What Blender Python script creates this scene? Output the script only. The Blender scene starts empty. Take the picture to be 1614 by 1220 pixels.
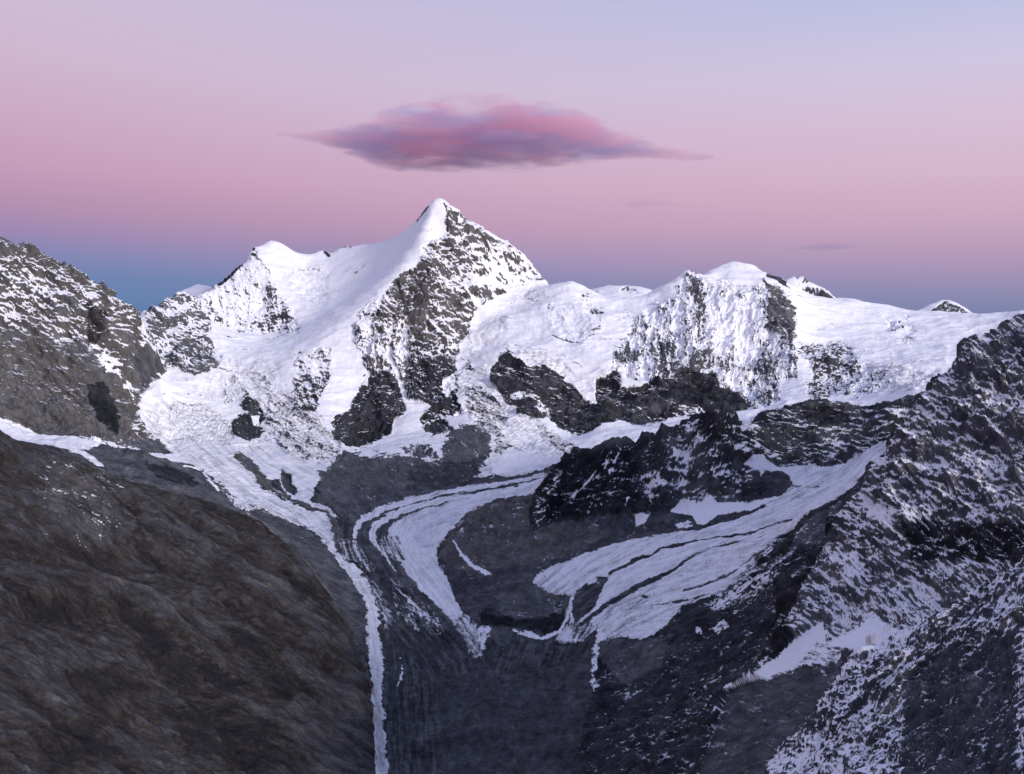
import bpy, math, time
import numpy as np
from concurrent.futures import ThreadPoolExecutor
T0 = time.time()
R = math.radians
C = bpy.context.scene.collection
S = bpy.context.scene

# ------------------------------------------------------------------ camera
F0, CX, CY = 1437.0, 807.0, 540.0          # focal length / principal column / horizon row, in photo pixels
cam_d = bpy.data.cameras.new("camera")
cam_d.sensor_width = 36.0
cam_d.lens = 36.0 * F0 / 1614.0
cam_d.shift_y = -(610.0 - CY) / 1614.0
cam_d.clip_start = 5.0
cam_d.clip_end = 400000.0
cam = bpy.data.objects.new("camera", cam_d)
cam.location = (0, 0, 0)
cam.rotation_euler = (R(90), 0, 0)
C.objects.link(cam)
S.camera = cam

# ------------------------------------------------------------------ sky (twilight: blue earth shadow under a pink belt)
SUN_AZ, SUN_EL = R(46), R(14)               # the after-glow: behind the viewer and to the right
def lin(r, g, b):
    f = lambda c: (c/12.92 if c <= .04045 else ((c+.055)/1.055)**2.4)
    return (f(r/255), f(g/255), f(b/255), 1)
world = bpy.data.worlds.new("World")
S.world = world
world.use_nodes = True
nt = world.node_tree; nt.nodes.clear()
N = nt.nodes.new; L = nt.links.new
tc = N('ShaderNodeTexCoord'); sep = N('ShaderNodeSeparateXYZ'); L(tc.outputs['Generated'], sep.inputs[0])
def wmath(op, a, b=None, c=None):
    n = N('ShaderNodeMath'); n.operation = op
    for i, v in enumerate((a, b, c)):
        if v is None: continue
        if isinstance(v, (int, float)): n.inputs[i].default_value = v
        else: L(v, n.inputs[i])
    return n.outputs[0]
# elevation z and azimuth x/|xy| (x>0 is to the right)
hx = wmath('POWER', wmath('ADD', wmath('MULTIPLY', sep.outputs[0], sep.outputs[0]), wmath('MULTIPLY', sep.outputs[1], sep.outputs[1])), 0.5)
hx = wmath('MAXIMUM', hx, 0.001)
az = wmath('DIVIDE', sep.outputs[0], hx)
tanel = wmath('DIVIDE', sep.outputs[2], hx)
def sky_ramp(stops):
    n = N('ShaderNodeValToRGB'); n.color_ramp.interpolation = 'LINEAR'
    e = n.color_ramp.elements
    while len(e) > 1: e.remove(e[0])
    e[0].position = stops[0][0]; e[0].color = stops[0][1]
    for p, c in stops[1:]:
        q = e.new(p); q.color = c
    L(tfac, n.inputs[0]); return n.outputs[0]
tfac = wmath('MULTIPLY_ADD', tanel, 1.25, 0.25)      # tan(el) -0.2 .. 0.6  ->  0 .. 1
def P(y): return ((CY-y)/F0)*1.25+.25                  # photo row -> ramp position
left = sky_ramp([(0.0, lin(40,50,75)), (P(560), lin(66,100,148)), (P(480), lin(84,124,174)), (P(445), lin(98,126,176)),
                 (P(415), lin(124,130,178)), (P(385), lin(152,132,176)), (P(350), lin(176,138,174)), (P(290), lin(195,154,184)),
                 (P(210), lin(203,168,195)), (P(140), lin(206,180,204)), (P(40), lin(205,187,213)), (1.0, lin(168,172,212))])
right = sky_ramp([(0.0, lin(50,54,75)), (P(540), lin(96,112,150)), (P(485), lin(130,133,174)), (P(450), lin(156,142,180)),
                 (P(410), lin(184,154,186)), (P(360), lin(204,168,192)), (P(300), lin(213,181,202)), (P(220), lin(214,191,214)),
                 (P(140), lin(206,198,226)), (P(40), lin(188,192,226)), (1.0, lin(146,160,208))])
azf = wmath('MULTIPLY_ADD', az, 1.0, 0.5)
n = N('ShaderNodeMath'); n.operation = 'ADD'; n.use_clamp = True; L(azf, n.inputs[0]); n.inputs[1].default_value = 0.02; azf = n.outputs[0]
mixc = N('ShaderNodeMix'); mixc.data_type = 'RGBA'; L(azf, mixc.inputs['Factor']); L(left, mixc.inputs['A']); L(right, mixc.inputs['B'])
bg = N('ShaderNodeBackground'); L(mixc.outputs['Result'], bg.inputs['Color']); bg.inputs['Strength'].default_value = 1.0
sky = N('ShaderNodeTexSky'); sky.sky_type = 'NISHITA'; sky.sun_disc = False
sky.sun_elevation = R(1.0); sky.sun_rotation = math.pi - SUN_AZ; sky.altitude = 3400
bg2 = N('ShaderNodeBackground'); L(sky.outputs[0], bg2.inputs['Color']); bg2.inputs['Strength'].default_value = 0.008
add = N('ShaderNodeAddShader'); L(bg.outputs[0], add.inputs[0]); L(bg2.outputs[0], add.inputs[1])
wo = N('ShaderNodeOutputWorld'); L(add.outputs[0], wo.inputs['Surface'])

# ------------------------------------------------------------------ sun: the soft glow low behind the viewer
sd = bpy.data.lights.new("sun", 'SUN'); sd.energy = 2.9; sd.angle = R(14); sd.color = (1.0, 0.93, 0.90)
sun = bpy.data.objects.new("sun", sd); C.objects.link(sun)
from mathutils import Vector
sdir = Vector((math.sin(SUN_AZ)*math.cos(SUN_EL), -math.cos(SUN_AZ)*math.cos(SUN_EL), math.sin(SUN_EL)))
sun.rotation_euler = sdir.to_track_quat('Z', 'Y').to_euler()
S.view_settings.view_transform = 'Standard'; S.view_settings.look = 'None'
S.cycles.volume_bounces = 4
S.view_settings.gamma = 1.0; S.view_settings.exposure = 0.0

# ------------------------------------------------------------------ noise
pool = ThreadPoolExecutor(4)
def par(fn, *arrs):
    n = arrs[0].shape[0]; k = 16; cuts = np.linspace(0, n, k+1).astype(int)
    out = list(pool.map(lambda i: fn(*[a[cuts[i]:cuts[i+1]] for a in arrs]), range(k)))
    return np.concatenate(out)
rs = np.random.RandomState(11)
PERM = np.tile(rs.permutation(256), 2).astype(np.int32)
ga = rs.rand(256)*2*np.pi
GX = np.cos(ga).astype(np.float32); GY = np.sin(ga).astype(np.float32)
def _perlin(x, y):
    xi = np.floor(x); yi = np.floor(y); fx = (x-xi).astype(np.float32); fy = (y-yi).astype(np.float32)
    xi = xi.astype(np.int32) & 255; yi = yi.astype(np.int32) & 255
    u = fx*fx*fx*(fx*(fx*6-15)+10); v = fy*fy*fy*(fy*(fy*6-15)+10)
    a = PERM[xi]; b = PERM[xi+1]; y1 = (yi+1)
    def g(h, dx, dy): return GX[h]*dx+GY[h]*dy
    n00 = g(PERM[a+yi], fx, fy); n10 = g(PERM[b+yi], fx-1, fy)
    n01 = g(PERM[(a+y1) & 511], fx, fy-1); n11 = g(PERM[(b+y1) & 511], fx-1, fy-1)
    top = n00+u*(n10-n00); bot = n01+u*(n11-n01)
    return (top+v*(bot-top))*1.45
def noise(x, y, lam, seed=0): return par(lambda a, b: _perlin(a/lam+seed*17.37, b/lam+seed*9.71+100), x, y)
def fbm(x, y, lam, octv, seed=0, gain=.5):
    s = 0; a = 1; t = 0
    for o in range(octv):
        x, y = x*.8-y*.6, x*.6+y*.8              # turn every octave so no lattice shows
        s = s+a*noise(x, y, lam/2**o, seed+o*3); t += a*a; a *= gain
    return s/math.sqrt(t)
def ridged(x, y, lam, octv, seed=0, gain=.55):
    s = 0; a = 1; t = 0
    for o in range(octv):
        x, y = x*.8-y*.6, x*.6+y*.8
        s = s+a*(1-2*np.abs(noise(x, y, lam/2**o, seed+o*5)))**1; t += a; a *= gain
    return s/t                                   # about -0.2..1, crests at 1
FG = (rs.rand(5, 256).astype(np.float32)-.5)
def _facet(x, y):
    xi = np.floor(x).astype(np.int32); yi = np.floor(y).astype(np.int32); best = np.full(x.shape, 9., np.float32)
    for dx in (-1, 0, 1):
        for dy in (-1, 0, 1):
            cx = xi+dx; cy = yi+dy; hsh = PERM[PERM[cx & 255]+(cy & 255)]
            ox = (x-cx-.5-FG[0][hsh]*.9).astype(np.float32); oy = (y-cy-.5-FG[1][hsh]*.9).astype(np.float32)
            v = FG[2][hsh]*.5+ox*FG[3][hsh]*1.5+oy*FG[4][hsh]*1.5+.55*(ox*ox+oy*oy)
            best = np.minimum(best, v)
    return best
def facet(x, y, lam, seed=0):                    # broken slabs meeting in sharp edges, about -.6 .. .6
    return par(lambda a, b: _facet(a/lam+seed*3.7, b/lam+seed*8.3), x, y)
def smooth(t): t = np.clip(t, 0, 1); return t*t*(3-2*t)

# ------------------------------------------------------------------ terrain control lines: (column, row, distance)
def Zp(py, D): return (CY-py)/F0*D
L_ = []
def line(pts, step=14):
    for (a, b) in zip(pts[:-1], pts[1:]):
        n = max(1, int(math.hypot(b[0]-a[0], b[1]-a[1])/step))
        for k in range(n):
            t = k/n; D = a[2]*(1-t)+b[2]*t
            L_.append((a[0]*(1-t)+b[0]*t, D, Zp(a[1]*(1-t)+b[1]*t, D)))
    L_.append((pts[-1][0], pts[-1][2], Zp(pts[-1][1], pts[-1][2])))
def pts(*ps):
    for p in ps: L_.append((p[0], p[2], Zp(p[1], p[2])))
def hid(*ps):                                    # hidden ground: (column, distance, height)
    for p in ps: L_.append(p)
def crest(ps, back=350, drop=260, step=12):
    line(ps, step)
    for p in ps[::2] if len(ps) > 8 else ps: L_.append((p[0], p[2]+back, Zp(p[1], p[2])-drop))
# skylines
crest([(-400,250,5900),(-100,345,6000),(0,378,6150),(60,398,6250),(110,415,6300),(137,430,6300),(155,451,6320),(170,453,6330),(182,459,6350),(200,475,6400),(215,486,6450),(226,491,6500)])
crest([(232,490,7300),(240,481,7350),(257,466,7450),(262,461,7500),(280,457,7600),(290,460,7700),(302,467,7800),(318,461,7950),(333,454,8050),(345,447,8150),(358,440,8250),(377,418,8400),(392,401,8500),(400,393,8550),(415,386,8620),(425,381,8700),(437,382,8720),(450,389,8760),(465,397,8800),(480,400,8850),(495,401,8900),(508,396,8900),(516,400,8900),(527,402,8880),(538,389,8860),(545,386,8860),(555,389,8860),(575,387,8800),(590,387,8740),(610,381,8620),(635,368,8450),(655,350,8280),(670,332,8120),(680,322,8030),(686,318,8000),(699,319,8000),(710,330,8030),(722,343,8070),(733,350,8100),(745,353,8140),(757,362,8180),(770,367,8220),(785,378,8280),(800,385,8340),(815,395,8400),(830,407,8450),(845,424,8500),(857,441,8520),(880,446,8300),(900,445,8150),(920,450,8150),(935,459,8200),(950,467,8250),(975,474,8300),(995,477,8350),(1010,470,8330),(1040,454,8300),(1060,440,8280),(1080,429,8260),(1086,427,8250),(1095,432,8300),(1108,434,8400),(1120,427,8500),(1133,421,8550),(1145,418,8580),(1153,415,8600),(1170,417,8600),(1190,421,8600),(1200,428,8600),(1212,433,8600),(1224,437,8620),(1235,446,8650),(1250,457,8700),(1275,470,8780),(1300,475,8850),(1320,474,8900),(1345,478,9000),(1365,484,9050),(1380,486,9100),(1410,490,9100),(1440,491,9100),(1460,491,9050),(1477,489,9000),(1550,498,8900),(1620,500,8800),(1750,470,8700),(2014,430,8600)], back=420, drop=330)
crest([(285,459,9500),(300,453,9500),(313,449,9500),(325,453,9500),(338,456,9500)], 400, 500)
crest([(925,462,10600),(945,459,10600),(958,462,10600),(972,458,10600),(988,451,10600),(1005,458,10600),(1021,464,10600),(1040,470,10600)], 400, 500)
crest([(1232,446,9400),(1242,441,9400),(1252,436,9400),(1260,434,9400),(1268,437,9400),(1280,449,9400),(1292,456,9400),(1303,461,9400),(1322,471,9400)], 400, 500)
crest([(1455,493,9300),(1468,489,9300),(1478,483,9300),(1490,476,9300),(1505,482,9300),(1530,496,9300)], 300, 400)
hid(*[(x, 11200, -600) for x in range(-400, 2015, 150)], *[(x, 12500, -900) for x in range(-400, 2015, 150)])
# left dome, its basin and the rocky spur under it
pts((430,420,8400),(430,455,8150),(432,520,7800),(430,535,7600),(430,560,7100),(430,600,6700),(430,640,6400),(430,680,6100),(430,715,5800),
    (480,425,8650),(480,455,8350),(480,490,7950),(520,430,8550),(500,470,8200),(500,500,7750),(470,530,7350),(550,425,8450),(560,460,8000),(600,420,8250),(600,440,7850),(640,400,8000),
    (385,430,8300),(390,470,8050),(395,515,7800),(345,480,7950),(345,512,7750),(345,522,7600),(345,560,7150),(345,600,6800),(345,650,6400),(345,700,5950),
    (262,500,7250),(300,500,7450),(300,540,7150),(320,560,6950),(262,550,6950),(262,592,6650),(310,592,6700),(262,640,6350),(262,690,5950),(262,710,5650),(300,640,6400),(300,690,5950),
    (390,600,6800),(390,630,6500),(385,655,6350),(390,690,6000),(235,520,7000),(240,560,6800))
# far left massif
pts((137,480,6100),(137,540,5900),(137,600,5700),(137,660,5500),(137,690,5300),(190,500,6250),(190,540,6100),(190,590,5950),(190,640,5750),(190,690,5450),(215,530,6300),(235,580,6250),(225,620,6050),(225,660,5850),(250,695,5650),
    (60,480,6000),(60,560,5750),(60,640,5500),(60,690,5200),(0,480,5850),(0,600,5500),(0,680,5100),(-100,480,5700),(-100,640,5200),(-400,400,5400),(-400,620,4800),
    (150,690,5000),(137,718,4500),(190,712,5000),(190,738,4300),(262,730,4900),(262,745,4500),(262,764,4000),(60,710,4400),(0,700,4300),(-100,690,4200),(-400,650,4000),(230,722,4700))
# arete of the main peak running down towards the viewer
line([(688,319,8000),(682,345,7900),(675,362,7830),(662,388,7700),(645,410,7600),(632,425,7520),(618,438,7450),(600,457,7370),(580,478,7280),(555,500,7180),(530,520,7080),(505,540,6980),(480,560,6880)])
pts((620,480,7220),(620,520,7050),(610,560,6880),(600,620,6600),(600,660,6380),(580,692,6200),(560,705,5950),(560,530,7000),(540,560,6870),(560,600,6700),
    (690,372,7880),(690,420,7600),(690,480,7280),(690,540,7000),(690,580,6800),(690,630,6500),(700,670,6250),(655,450,7420),(655,520,7080),(655,600,6680),(645,650,6350),
    (730,385,7930),(750,400,7980),(750,440,7750),(730,480,7480),(800,420,8250),(520,600,6620),(510,640,6350),(470,620,6480),(480,690,5900),(540,690,6000),(460,660,6200))
line([(857,443,8500),(835,447,8400),(800,460,8100),(775,480,7850),(750,492,7650),(735,520,7400),(718,550,7120),(716,590,6850)])
# plateau right of the peak
pts((760,520,7350),(760,560,6950),(760,600,6650),(800,500,7500),(820,540,7100),(860,480,7700),(860,510,7400),(900,480,7700),(900,540,7050),(960,500,7500),(960,532,7150),(1000,500,7600),(1000,530,7250),(930,560,6850),
    (840,460,8100),(900,460,7950),(930,475,7900),(980,490,7850),(1030,475,8000),(1040,500,7700),(1040,550,7050),(800,560,6900))
line([(1086,427,8250),(1092,455,8000),(1098,490,7650),(1105,530,7250),(1100,575,6850)])
pts((1135,440,8300),(1150,470,7950),(1160,520,7480),(1160,570,7050),(1160,610,6720),(1130,500,7620),(1130,560,7080),
    (1190,440,8300),(1200,480,7900),(1200,540,7350),(1200,600,6800),(1215,445,8250),(1235,480,7850),(1250,510,7480),(1247,560,7020),(1232,600,6750))
pts((1265,490,8200),(1265,520,7850),(1268,545,7500),(1290,510,8050),(1290,545,7550),(1290,562,7150),(1300,590,6850),(1340,500,8350),(1340,540,7700),(1350,570,7100),(1350,600,6700),(1400,515,8200),(1400,545,7500),(1400,575,6800),(1460,530,7900),(1460,555,7200),(1460,585,6500),(1550,540,7600),(1550,590,6400),(1750,520,7400),(1750,600,6000),(2014,520,7000))
# rock band under the plateau
line([(780,556,6900),(830,565,6800),(870,578,6750),(905,592,6700),(930,585,6720),(960,565,6800),(1000,588,6680),(1050,585,6720),(1100,590,6700)])
line([(805,625,6350),(840,650,6150),(880,685,5950),(900,690,5900),(915,680,5950),(950,666,6000),(1000,668,6000),(1060,665,6000),(1100,655,6020),(1140,650,6020),(1190,645,6050),(1240,632,6080),(1290,632,6000),(1340,628,5980),(1400,632,5700)])
pts((870,630,6450),(930,635,6450),(1000,630,6400),(1060,625,6400),(1120,625,6400),(1230,615,6420),(1300,612,6350),(1340,615,6200),(1400,610,6050),(1440,612,5700),(1460,610,5700),(1550,620,5500),(1750,620,5200))
# icefall and cirque snow
pts((760,625,6420),(790,650,6230),(800,700,5780),(780,730,5450),(830,740,5330),(840,700,5780),(870,710,5600),(870,735,5350),(930,692,5650),(960,688,5650),(1040,672,5650),(1100,665,5650),(1160,660,5600),(720,640,6350),(740,680,5950))
# left glacier
line([(300,706,5700),(330,722,5480),(380,750,5200),(420,775,5000),(460,800,4720),(500,828,4430),(530,855,4150),(550,890,3800),(572,940,3350),(588,1000,2950),(597,1080,2570),(600,1220,2050)])
pts((400,720,5600),(450,740,5350),(480,760,5150),(500,780,4930),(440,715,5700),(520,725,5600),(520,760,5200),(540,800,4740),(540,830,4450))
# scree cone under the peak, central glacier
pts((560,740,5380),(600,720,5550),(640,700,5780),(640,750,5230),(600,800,4720),(640,790,4830),(700,700,5750),(700,750,5200),(760,700,5700),(740,755,5150))
line([(560,850,4230),(600,822,4460),(650,800,4680),(700,785,4830),(800,763,5050),(870,750,5200),(900,735,5350)])
pts((620,880,3950),(650,850,4200),(700,830,4400),(750,805,4600),(690,900,3800),(640,930,3520),(690,960,3280),(740,990,3080),(640,980,3140),(660,1080,2540),(750,1080,2530),(660,1220,2020),(800,1220,2000),(700,1150,2260),(560,900,3750),(600,950,3350),(820,770,4900))
# brown hill and black ridge
crest([(702,872,3900),(716,840,4150),(735,815,4270),(760,797,4350),(800,785,4400),(835,782,4400),(850,765,4450),(870,748,4480),(890,725,4500),(905,712,4520),(925,705,4530),(960,703,4550),(990,690,4580),(1015,683,4600),(1045,681,4600),(1075,665,4600),(1095,655,4580),(1115,648,4550),(1135,645,4520),(1160,648,4520),(1178,658,4560),(1188,672,4640)], back=300, drop=110)
hid((900,4950,-735),(960,5050,-690),(1040,5100,-640),(1100,5150,-600),(1160,5100,-560))
pts((710,900,3700),(735,935,3450),(760,960,3200),(760,850,4000),(800,850,4060),(840,830,4170),(870,832,4150),(930,828,4180),(1000,815,4200),(1050,803,4200),(1100,802,4150),(1140,788,4180),(1190,775,4220),(1240,765,4280),
    (900,770,4330),(1000,750,4370),(1100,720,4380),(1150,700,4380),(1185,720,4420),(1180,745,4330),(800,890,3750),(850,880,3750),(950,700,4548),(1060,770,4300))
crest([(1192,660,5250),(1215,648,5230),(1250,640,5200),(1270,636,5150),(1310,632,5150),(1335,643,5100),(1355,645,5050),(1385,650,4950),(1420,632,4900),(1445,622,4900)], back=350, drop=80)
pts((1210,690,4850),(1240,725,4650),(1270,735,4600),(1250,680,4950),(1300,690,4880),(1340,690,4850),(1300,733,4600),(1340,730,4560),(1370,710,4600),(1400,690,4680),(1400,670,4800),(1215,745,4450),(1230,765,4300))
# right glacier
line([(860,905,3520),(930,872,3740),(1000,850,3850),(1100,832,3950),(1180,803,4080),(1250,780,4200),(1290,762,4330)])
line([(890,960,3200),(950,912,3400),(1050,882,3500),(1150,852,3600),(1250,812,3830),(1330,768,4180),(1370,735,4380),(1400,705,4620),(1425,690,4780)])
line([(960,990,2950),(1000,970,3000),(1060,952,3040),(1130,935,3050),(1152,920,3110),(1170,880,3330),(1210,850,3430),(1250,822,3560),(1290,792,3750),(1340,762,4000),(1380,722,4300),(1402,702,4500)])
pts((1300,745,4480),(1260,760,4350),(820,955,3220),(780,925,3440),(850,950,3240),(850,988,3050),(780,985,3120),(890,1000,2960),(800,1005,3000),(870,1040,2750),(930,1080,2500),(900,1220,2000),(840,920,3420))
# dark slope between the right glacier and the crag
pts((1000,1003,2760),(1000,1050,2540),(1050,1020,2600),(1100,980,2700),(1100,1030,2420),(1200,930,2770),(1200,890,3050),(1160,960,2750),(1240,880,2950),(1270,840,3150),(1290,820,3300),(1180,1000,2450),(1150,1050,2200),
    (1100,1080,2150),(1100,1220,1750),(1000,1080,2400),(1000,1220,1900))
hid((1475,3100,-430),(1430,3000,-520),(1400,3000,-560),(1345,2950,-610),(1300,2750,-650),(1245,2450,-710),(1475,4300,-420),(1550,4000,-300),(1750,3800,-200),(2014,3600,-100),(1550,3200,-350),(1750,3200,-100))
crest([(2014,300,2600),(1750,430,2600),(1620,500,2570),(1550,545,2540),(1500,580,2520),(1475,602,2500),(1455,628,2480),(1430,655,2450),(1415,685,2440),(1398,702,2430),(1370,745,2420),(1345,785,2400),(1315,815,2380),(1300,850,2350),(1285,890,2300),(1262,920,2250),(1245,960,2150),(1228,1000,2070),(1210,1035,2010)], back=220, drop=110)
pts((1475,700,2300),(1475,800,2130),(1475,900,1980),(1400,800,2220),(1400,900,2060),(1340,860,2220),(1330,910,2120),(1330,960,2000),(1280,980,2000),(1450,950,1880),(1400,985,1840),(1330,1005,1840),(1270,1035,1850),(1220,1060,1870),(1170,1080,1900),(1300,1050,1720),(1200,1220,1420),(1250,1120,1600),(1620,700,2150),(1620,850,1900),(1750,700,2050),(1750,900,1750),(2014,700,1900))
crest([(1750,820,1500),(1620,880,1500),(1550,920,1500),(1500,945,1500),(1477,962,1490),(1440,985,1480),(1400,1010,1470),(1360,1040,1450),(1325,1065,1430),(1310,1085,1400),(1290,1130,1330),(1280,1220,1200)], back=180, drop=90)
pts((1477,1080,1300),(1400,1120,1250),(1400,1220,1100),(1500,1220,1050),(1620,1080,1200),(1620,1220,1000),(1750,1220,980),(2014,1100,1000))
# brown foreground slope
crest([(-400,560,2300),(-100,650,2300),(0,690,2400),(60,712,2450),(137,735,2600),(165,748,2700),(190,757,2780),(225,766,2850),(262,775,2900),(330,792,2980),(380,812,3020),(420,836,3050),(455,860,3050),(490,898,3000),(520,945,2870),(545,990,2750),(562,1030,2560),(575,1070,2420),(585,1140,2200),(590,1220,1980)], back=260, drop=60)
hid((-400,3200,-400),(0,3200,-540),(60,3300,-590),(137,3350,-630),(190,3400,-660),(262,3450,-690),(330,3550,-740),(400,3600,-790))
pts((300,768,4250),(340,786,4080),(420,822,4150),(450,845,3950),(500,880,3700),(530,925,3350),(560,985,2950),(380,790,4500))
pts((137,800,2320),(137,900,1920),(137,1000,1620),(137,1080,1420),(137,1220,1150),(0,800,1900),(0,1000,1350),(0,1220,1000),(-100,1000,1200),(-100,1220,950),(-400,800,1500),(-400,1100,950),
    (262,850,2500),(262,950,2080),(262,1080,1670),(262,1220,1350),(350,870,2600),(340,980,2130),(340,1120,1680),(420,900,2650),(420,980,2300),(420,1080,1920),(420,1220,1550),(500,960,2650),(500,1020,2380),(500,1080,2150),(500,1220,1740),(200,830,2400))

LA = np.array(L_, dtype=np.float64)
kx, kd = 1/100., 14.37
U = np.stack([LA[:, 0]*kx, np.log(LA[:, 1])*kd], 1)
# drop near-duplicates
keep = []
for i in range(len(U)):
    if all((U[i, 0]-U[j, 0])**2+(U[i, 1]-U[j, 1])**2 > 0.05**2 for j in keep): keep.append(i)
U = U[keep]; V = LA[keep, 2]
d2 = ((U[:, None]-U[None])**2).sum(-1)
EPS = 0.03
A = np.sqrt(d2+EPS**2); m = len(U)
PP = np.concatenate([U, np.ones((m, 1))], 1)
K = np.zeros((m+3, m+3)); K[:m, :m] = -A + np.eye(m)*0.01; K[:m, m:] = PP; K[m:, :m] = PP.T
W = np.linalg.solve(K, np.concatenate([V, np.zeros(3)]))
# coarse grid
gx = np.arange(-404, 2020, 5.0)
gl = np.linspace(math.log(880), math.log(12600), 620)
GXc, GLc = np.meshgrid(gx*kx, gl*kd, indexing='ij')
def rbf(q):
    out = q[:, 0]*W[m]+q[:, 1]*W[m+1]+W[m+2]
    Uf = U.astype(np.float32); w = -W[:m].astype(np.float32); qf = q.astype(np.float32)
    d = (qf[:, :1]-Uf[None, :, 0])**2; d += (qf[:, 1:]-Uf[None, :, 1])**2; d += EPS**2
    np.sqrt(d, out=d)
    return out+d.astype(np.float32)@w
q = np.stack([GXc.ravel(), GLc.ravel()], 1)
Zc = np.concatenate(list(pool.map(rbf, np.array_split(q, 300)))).reshape(GXc.shape)
print('rbf', m, time.time()-T0)

# ------------------------------------------------------------------ fine fan-shaped grid
cols = np.concatenate([np.linspace(-400, -60, 70, endpoint=False), np.linspace(-60, 1674, 1560, endpoint=False), np.linspace(1674, 2014, 70)])
dl = np.linspace(math.log(900), math.log(12500), 6000)
dens = np.where(np.exp(dl) < 5000, 1.0, np.where(np.exp(dl) < 9200, 2.0, .6))
cum = np.cumsum(dens); cum = (cum-cum[0])/(cum[-1]-cum[0])
NR = 2500
rows = np.interp(np.linspace(0, 1, NR), cum, dl)
def cubic(A, src0, step, x, axis):
    t = (x-src0)/step; i = np.clip(np.floor(t).astype(int), 1, A.shape[axis]-3); f = t-i
    w = [-.5*f+f*f-.5*f**3, 1-2.5*f*f+1.5*f**3, .5*f+2*f*f-1.5*f**3, -.5*f*f+.5*f**3]
    sh = [1, 1]; sh[axis] = -1
    return sum(np.take(A, i+k-1, axis=axis)*w[k].reshape(sh) for k in range(4))
Z1 = cubic(cubic(Zc, gx[0], gx[1]-gx[0], cols, 0), gl[0], gl[1]-gl[0], rows, 1)
NC = len(cols)
D = np.broadcast_to(np.exp(rows)[None], (NC, NR)).astype(np.float32).ravel().copy()
PX = np.broadcast_to(cols[:, None], (NC, NR)).astype(np.float32).ravel().copy()
Z = Z1.astype(np.float32).ravel()
X = (PX-CX)/F0*D
Xn = (PX-CX)*4.0                                # surface coordinates that keep detail in proportion to distance
Vv = 5750*(.62*np.log(D)+1.2*Z/D)
X_ = X; X = Xn
print('grid', NC, NR, time.time()-T0)

# ------------------------------------------------------------------ regions of the land: what covers it
fields = {}
wx = fbm(X, Vv, 110, 6, 1, .62); wy = fbm(X, Vv, 110, 6, 31, .62)      # irregular edges
def sub(x0, x1, y0, y1, d0, d1, px, py):
    return np.nonzero((px > x0) & (px < x1) & (py > y0) & (py < y1) & (D > d0) & (D < d1))[0]
def poly_w(poly, fe, wob, d0, d1):
    p = np.array(poly, float); pad = fe+wob*2.5+2
    i = sub(p[:, 0].min()-pad, p[:, 0].max()+pad, p[:, 1].min()-pad, p[:, 1].max()+pad, d0, d1, PX, PY)
    x = PX[i]+wx[i]*wob; y = PY[i]+wy[i]*wob
    ins = np.zeros(len(i), bool); dm = np.full(len(i), 1e9, np.float32)
    for a, b in zip(p, np.roll(p, -1, 0)):
        ex, ey = b-a; t = np.clip(((x-a[0])*ex+(y-a[1])*ey)/(ex*ex+ey*ey+1e-9), 0, 1)
        dm = np.minimum(dm, (x-a[0]-t*ex)**2+(y-a[1]-t*ey)**2)
        c = ((a[1] > y) != (b[1] > y))
        ins ^= c & (x < ex*(y-a[1])/(ey+1e-9*(ey == 0))+a[0])
    sd = np.where(ins, 1, -1)*np.sqrt(dm)
    return i, smooth(sd/fe+.5)
def stroke_w(ps, wid, fe, wob, d0, d1):
    p = np.array([q[:2] for q in ps], float)
    ws = np.array([(q[2] if len(q) > 2 else wid) for q in ps], float); pad = ws.max()+fe+wob*2.5+2
    i = sub(p[:, 0].min()-pad, p[:, 0].max()+pad, p[:, 1].min()-pad, p[:, 1].max()+pad, d0, d1, PX, PY)
    x = PX[i]+wx[i]*wob; y = PY[i]+wy[i]*wob
    best = np.full(len(i), -1e9, np.float32)
    for k in range(len(p)-1):
        a, b = p[k], p[k+1]; ex, ey = b-a; t = np.clip(((x-a[0])*ex+(y-a[1])*ey)/(ex*ex+ey*ey+1e-9), 0, 1)
        dd = np.sqrt((x-a[0]-t*ex)**2+(y-a[1]-t*ey)**2)
        best = np.maximum(best, (ws[k]*(1-t)+ws[k+1]*t)*.5-dd)
    return i, smooth(best/fe+.5)
FAR = (5000, 13000); ALL = (0, 13000)
OPS = []
FLOWS = [([(300,690),(345,728),(400,772),(470,808),(515,840),(555,895),(585,950),(592,1020),(600,1090),(606,1240)], (1700,5900)),
 ([(900,735),(800,763),(700,787),(640,812),(622,845),(650,900),(700,965),(752,1030),(770,1100),(780,1260)], (2700,5600)),
 ([(1440,680),(1380,712),(1330,760),(1250,800),(1180,832),(1100,858),(1020,885),(950,920),(900,960),(880,1010),(850,1080),(840,1260)], (2700,5100))]
def poly(p, d=ALL, fe=5, wob=4, **kw): OPS.append(('p', p, d, fe, wob, kw))
def stroke(p, wid=4, d=ALL, fe=3, wob=2, **kw): OPS.append(('s', p, d, fe, wob, kw, wid))
# F snow share, R roughness, T rock tone (0 black-blue, .5 grey, 1 brown), A streak angle (deg, 90 = straight down the fall line, <90 leans down-right), G dirty ice, K streak share
def band(x0, x1, d, **kw): poly([(x0, -900), (x1, -900), (x1, 3000), (x0, 3000)], d, 1, 0, **kw)
band(-500, 2100, (0, 5200), F=.05, R=.28, T=.30, K=.4, S=.08, own=0)
band(-500, 227, (5150, 7000), own=3); band(227, 530, (5600, 13000), own=2); band(-500, 229, (7000, 13000), own=2); band(530, 858, (5400, 13000), own=1); band(858, 2100, (5250, 13000), own=4)
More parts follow.
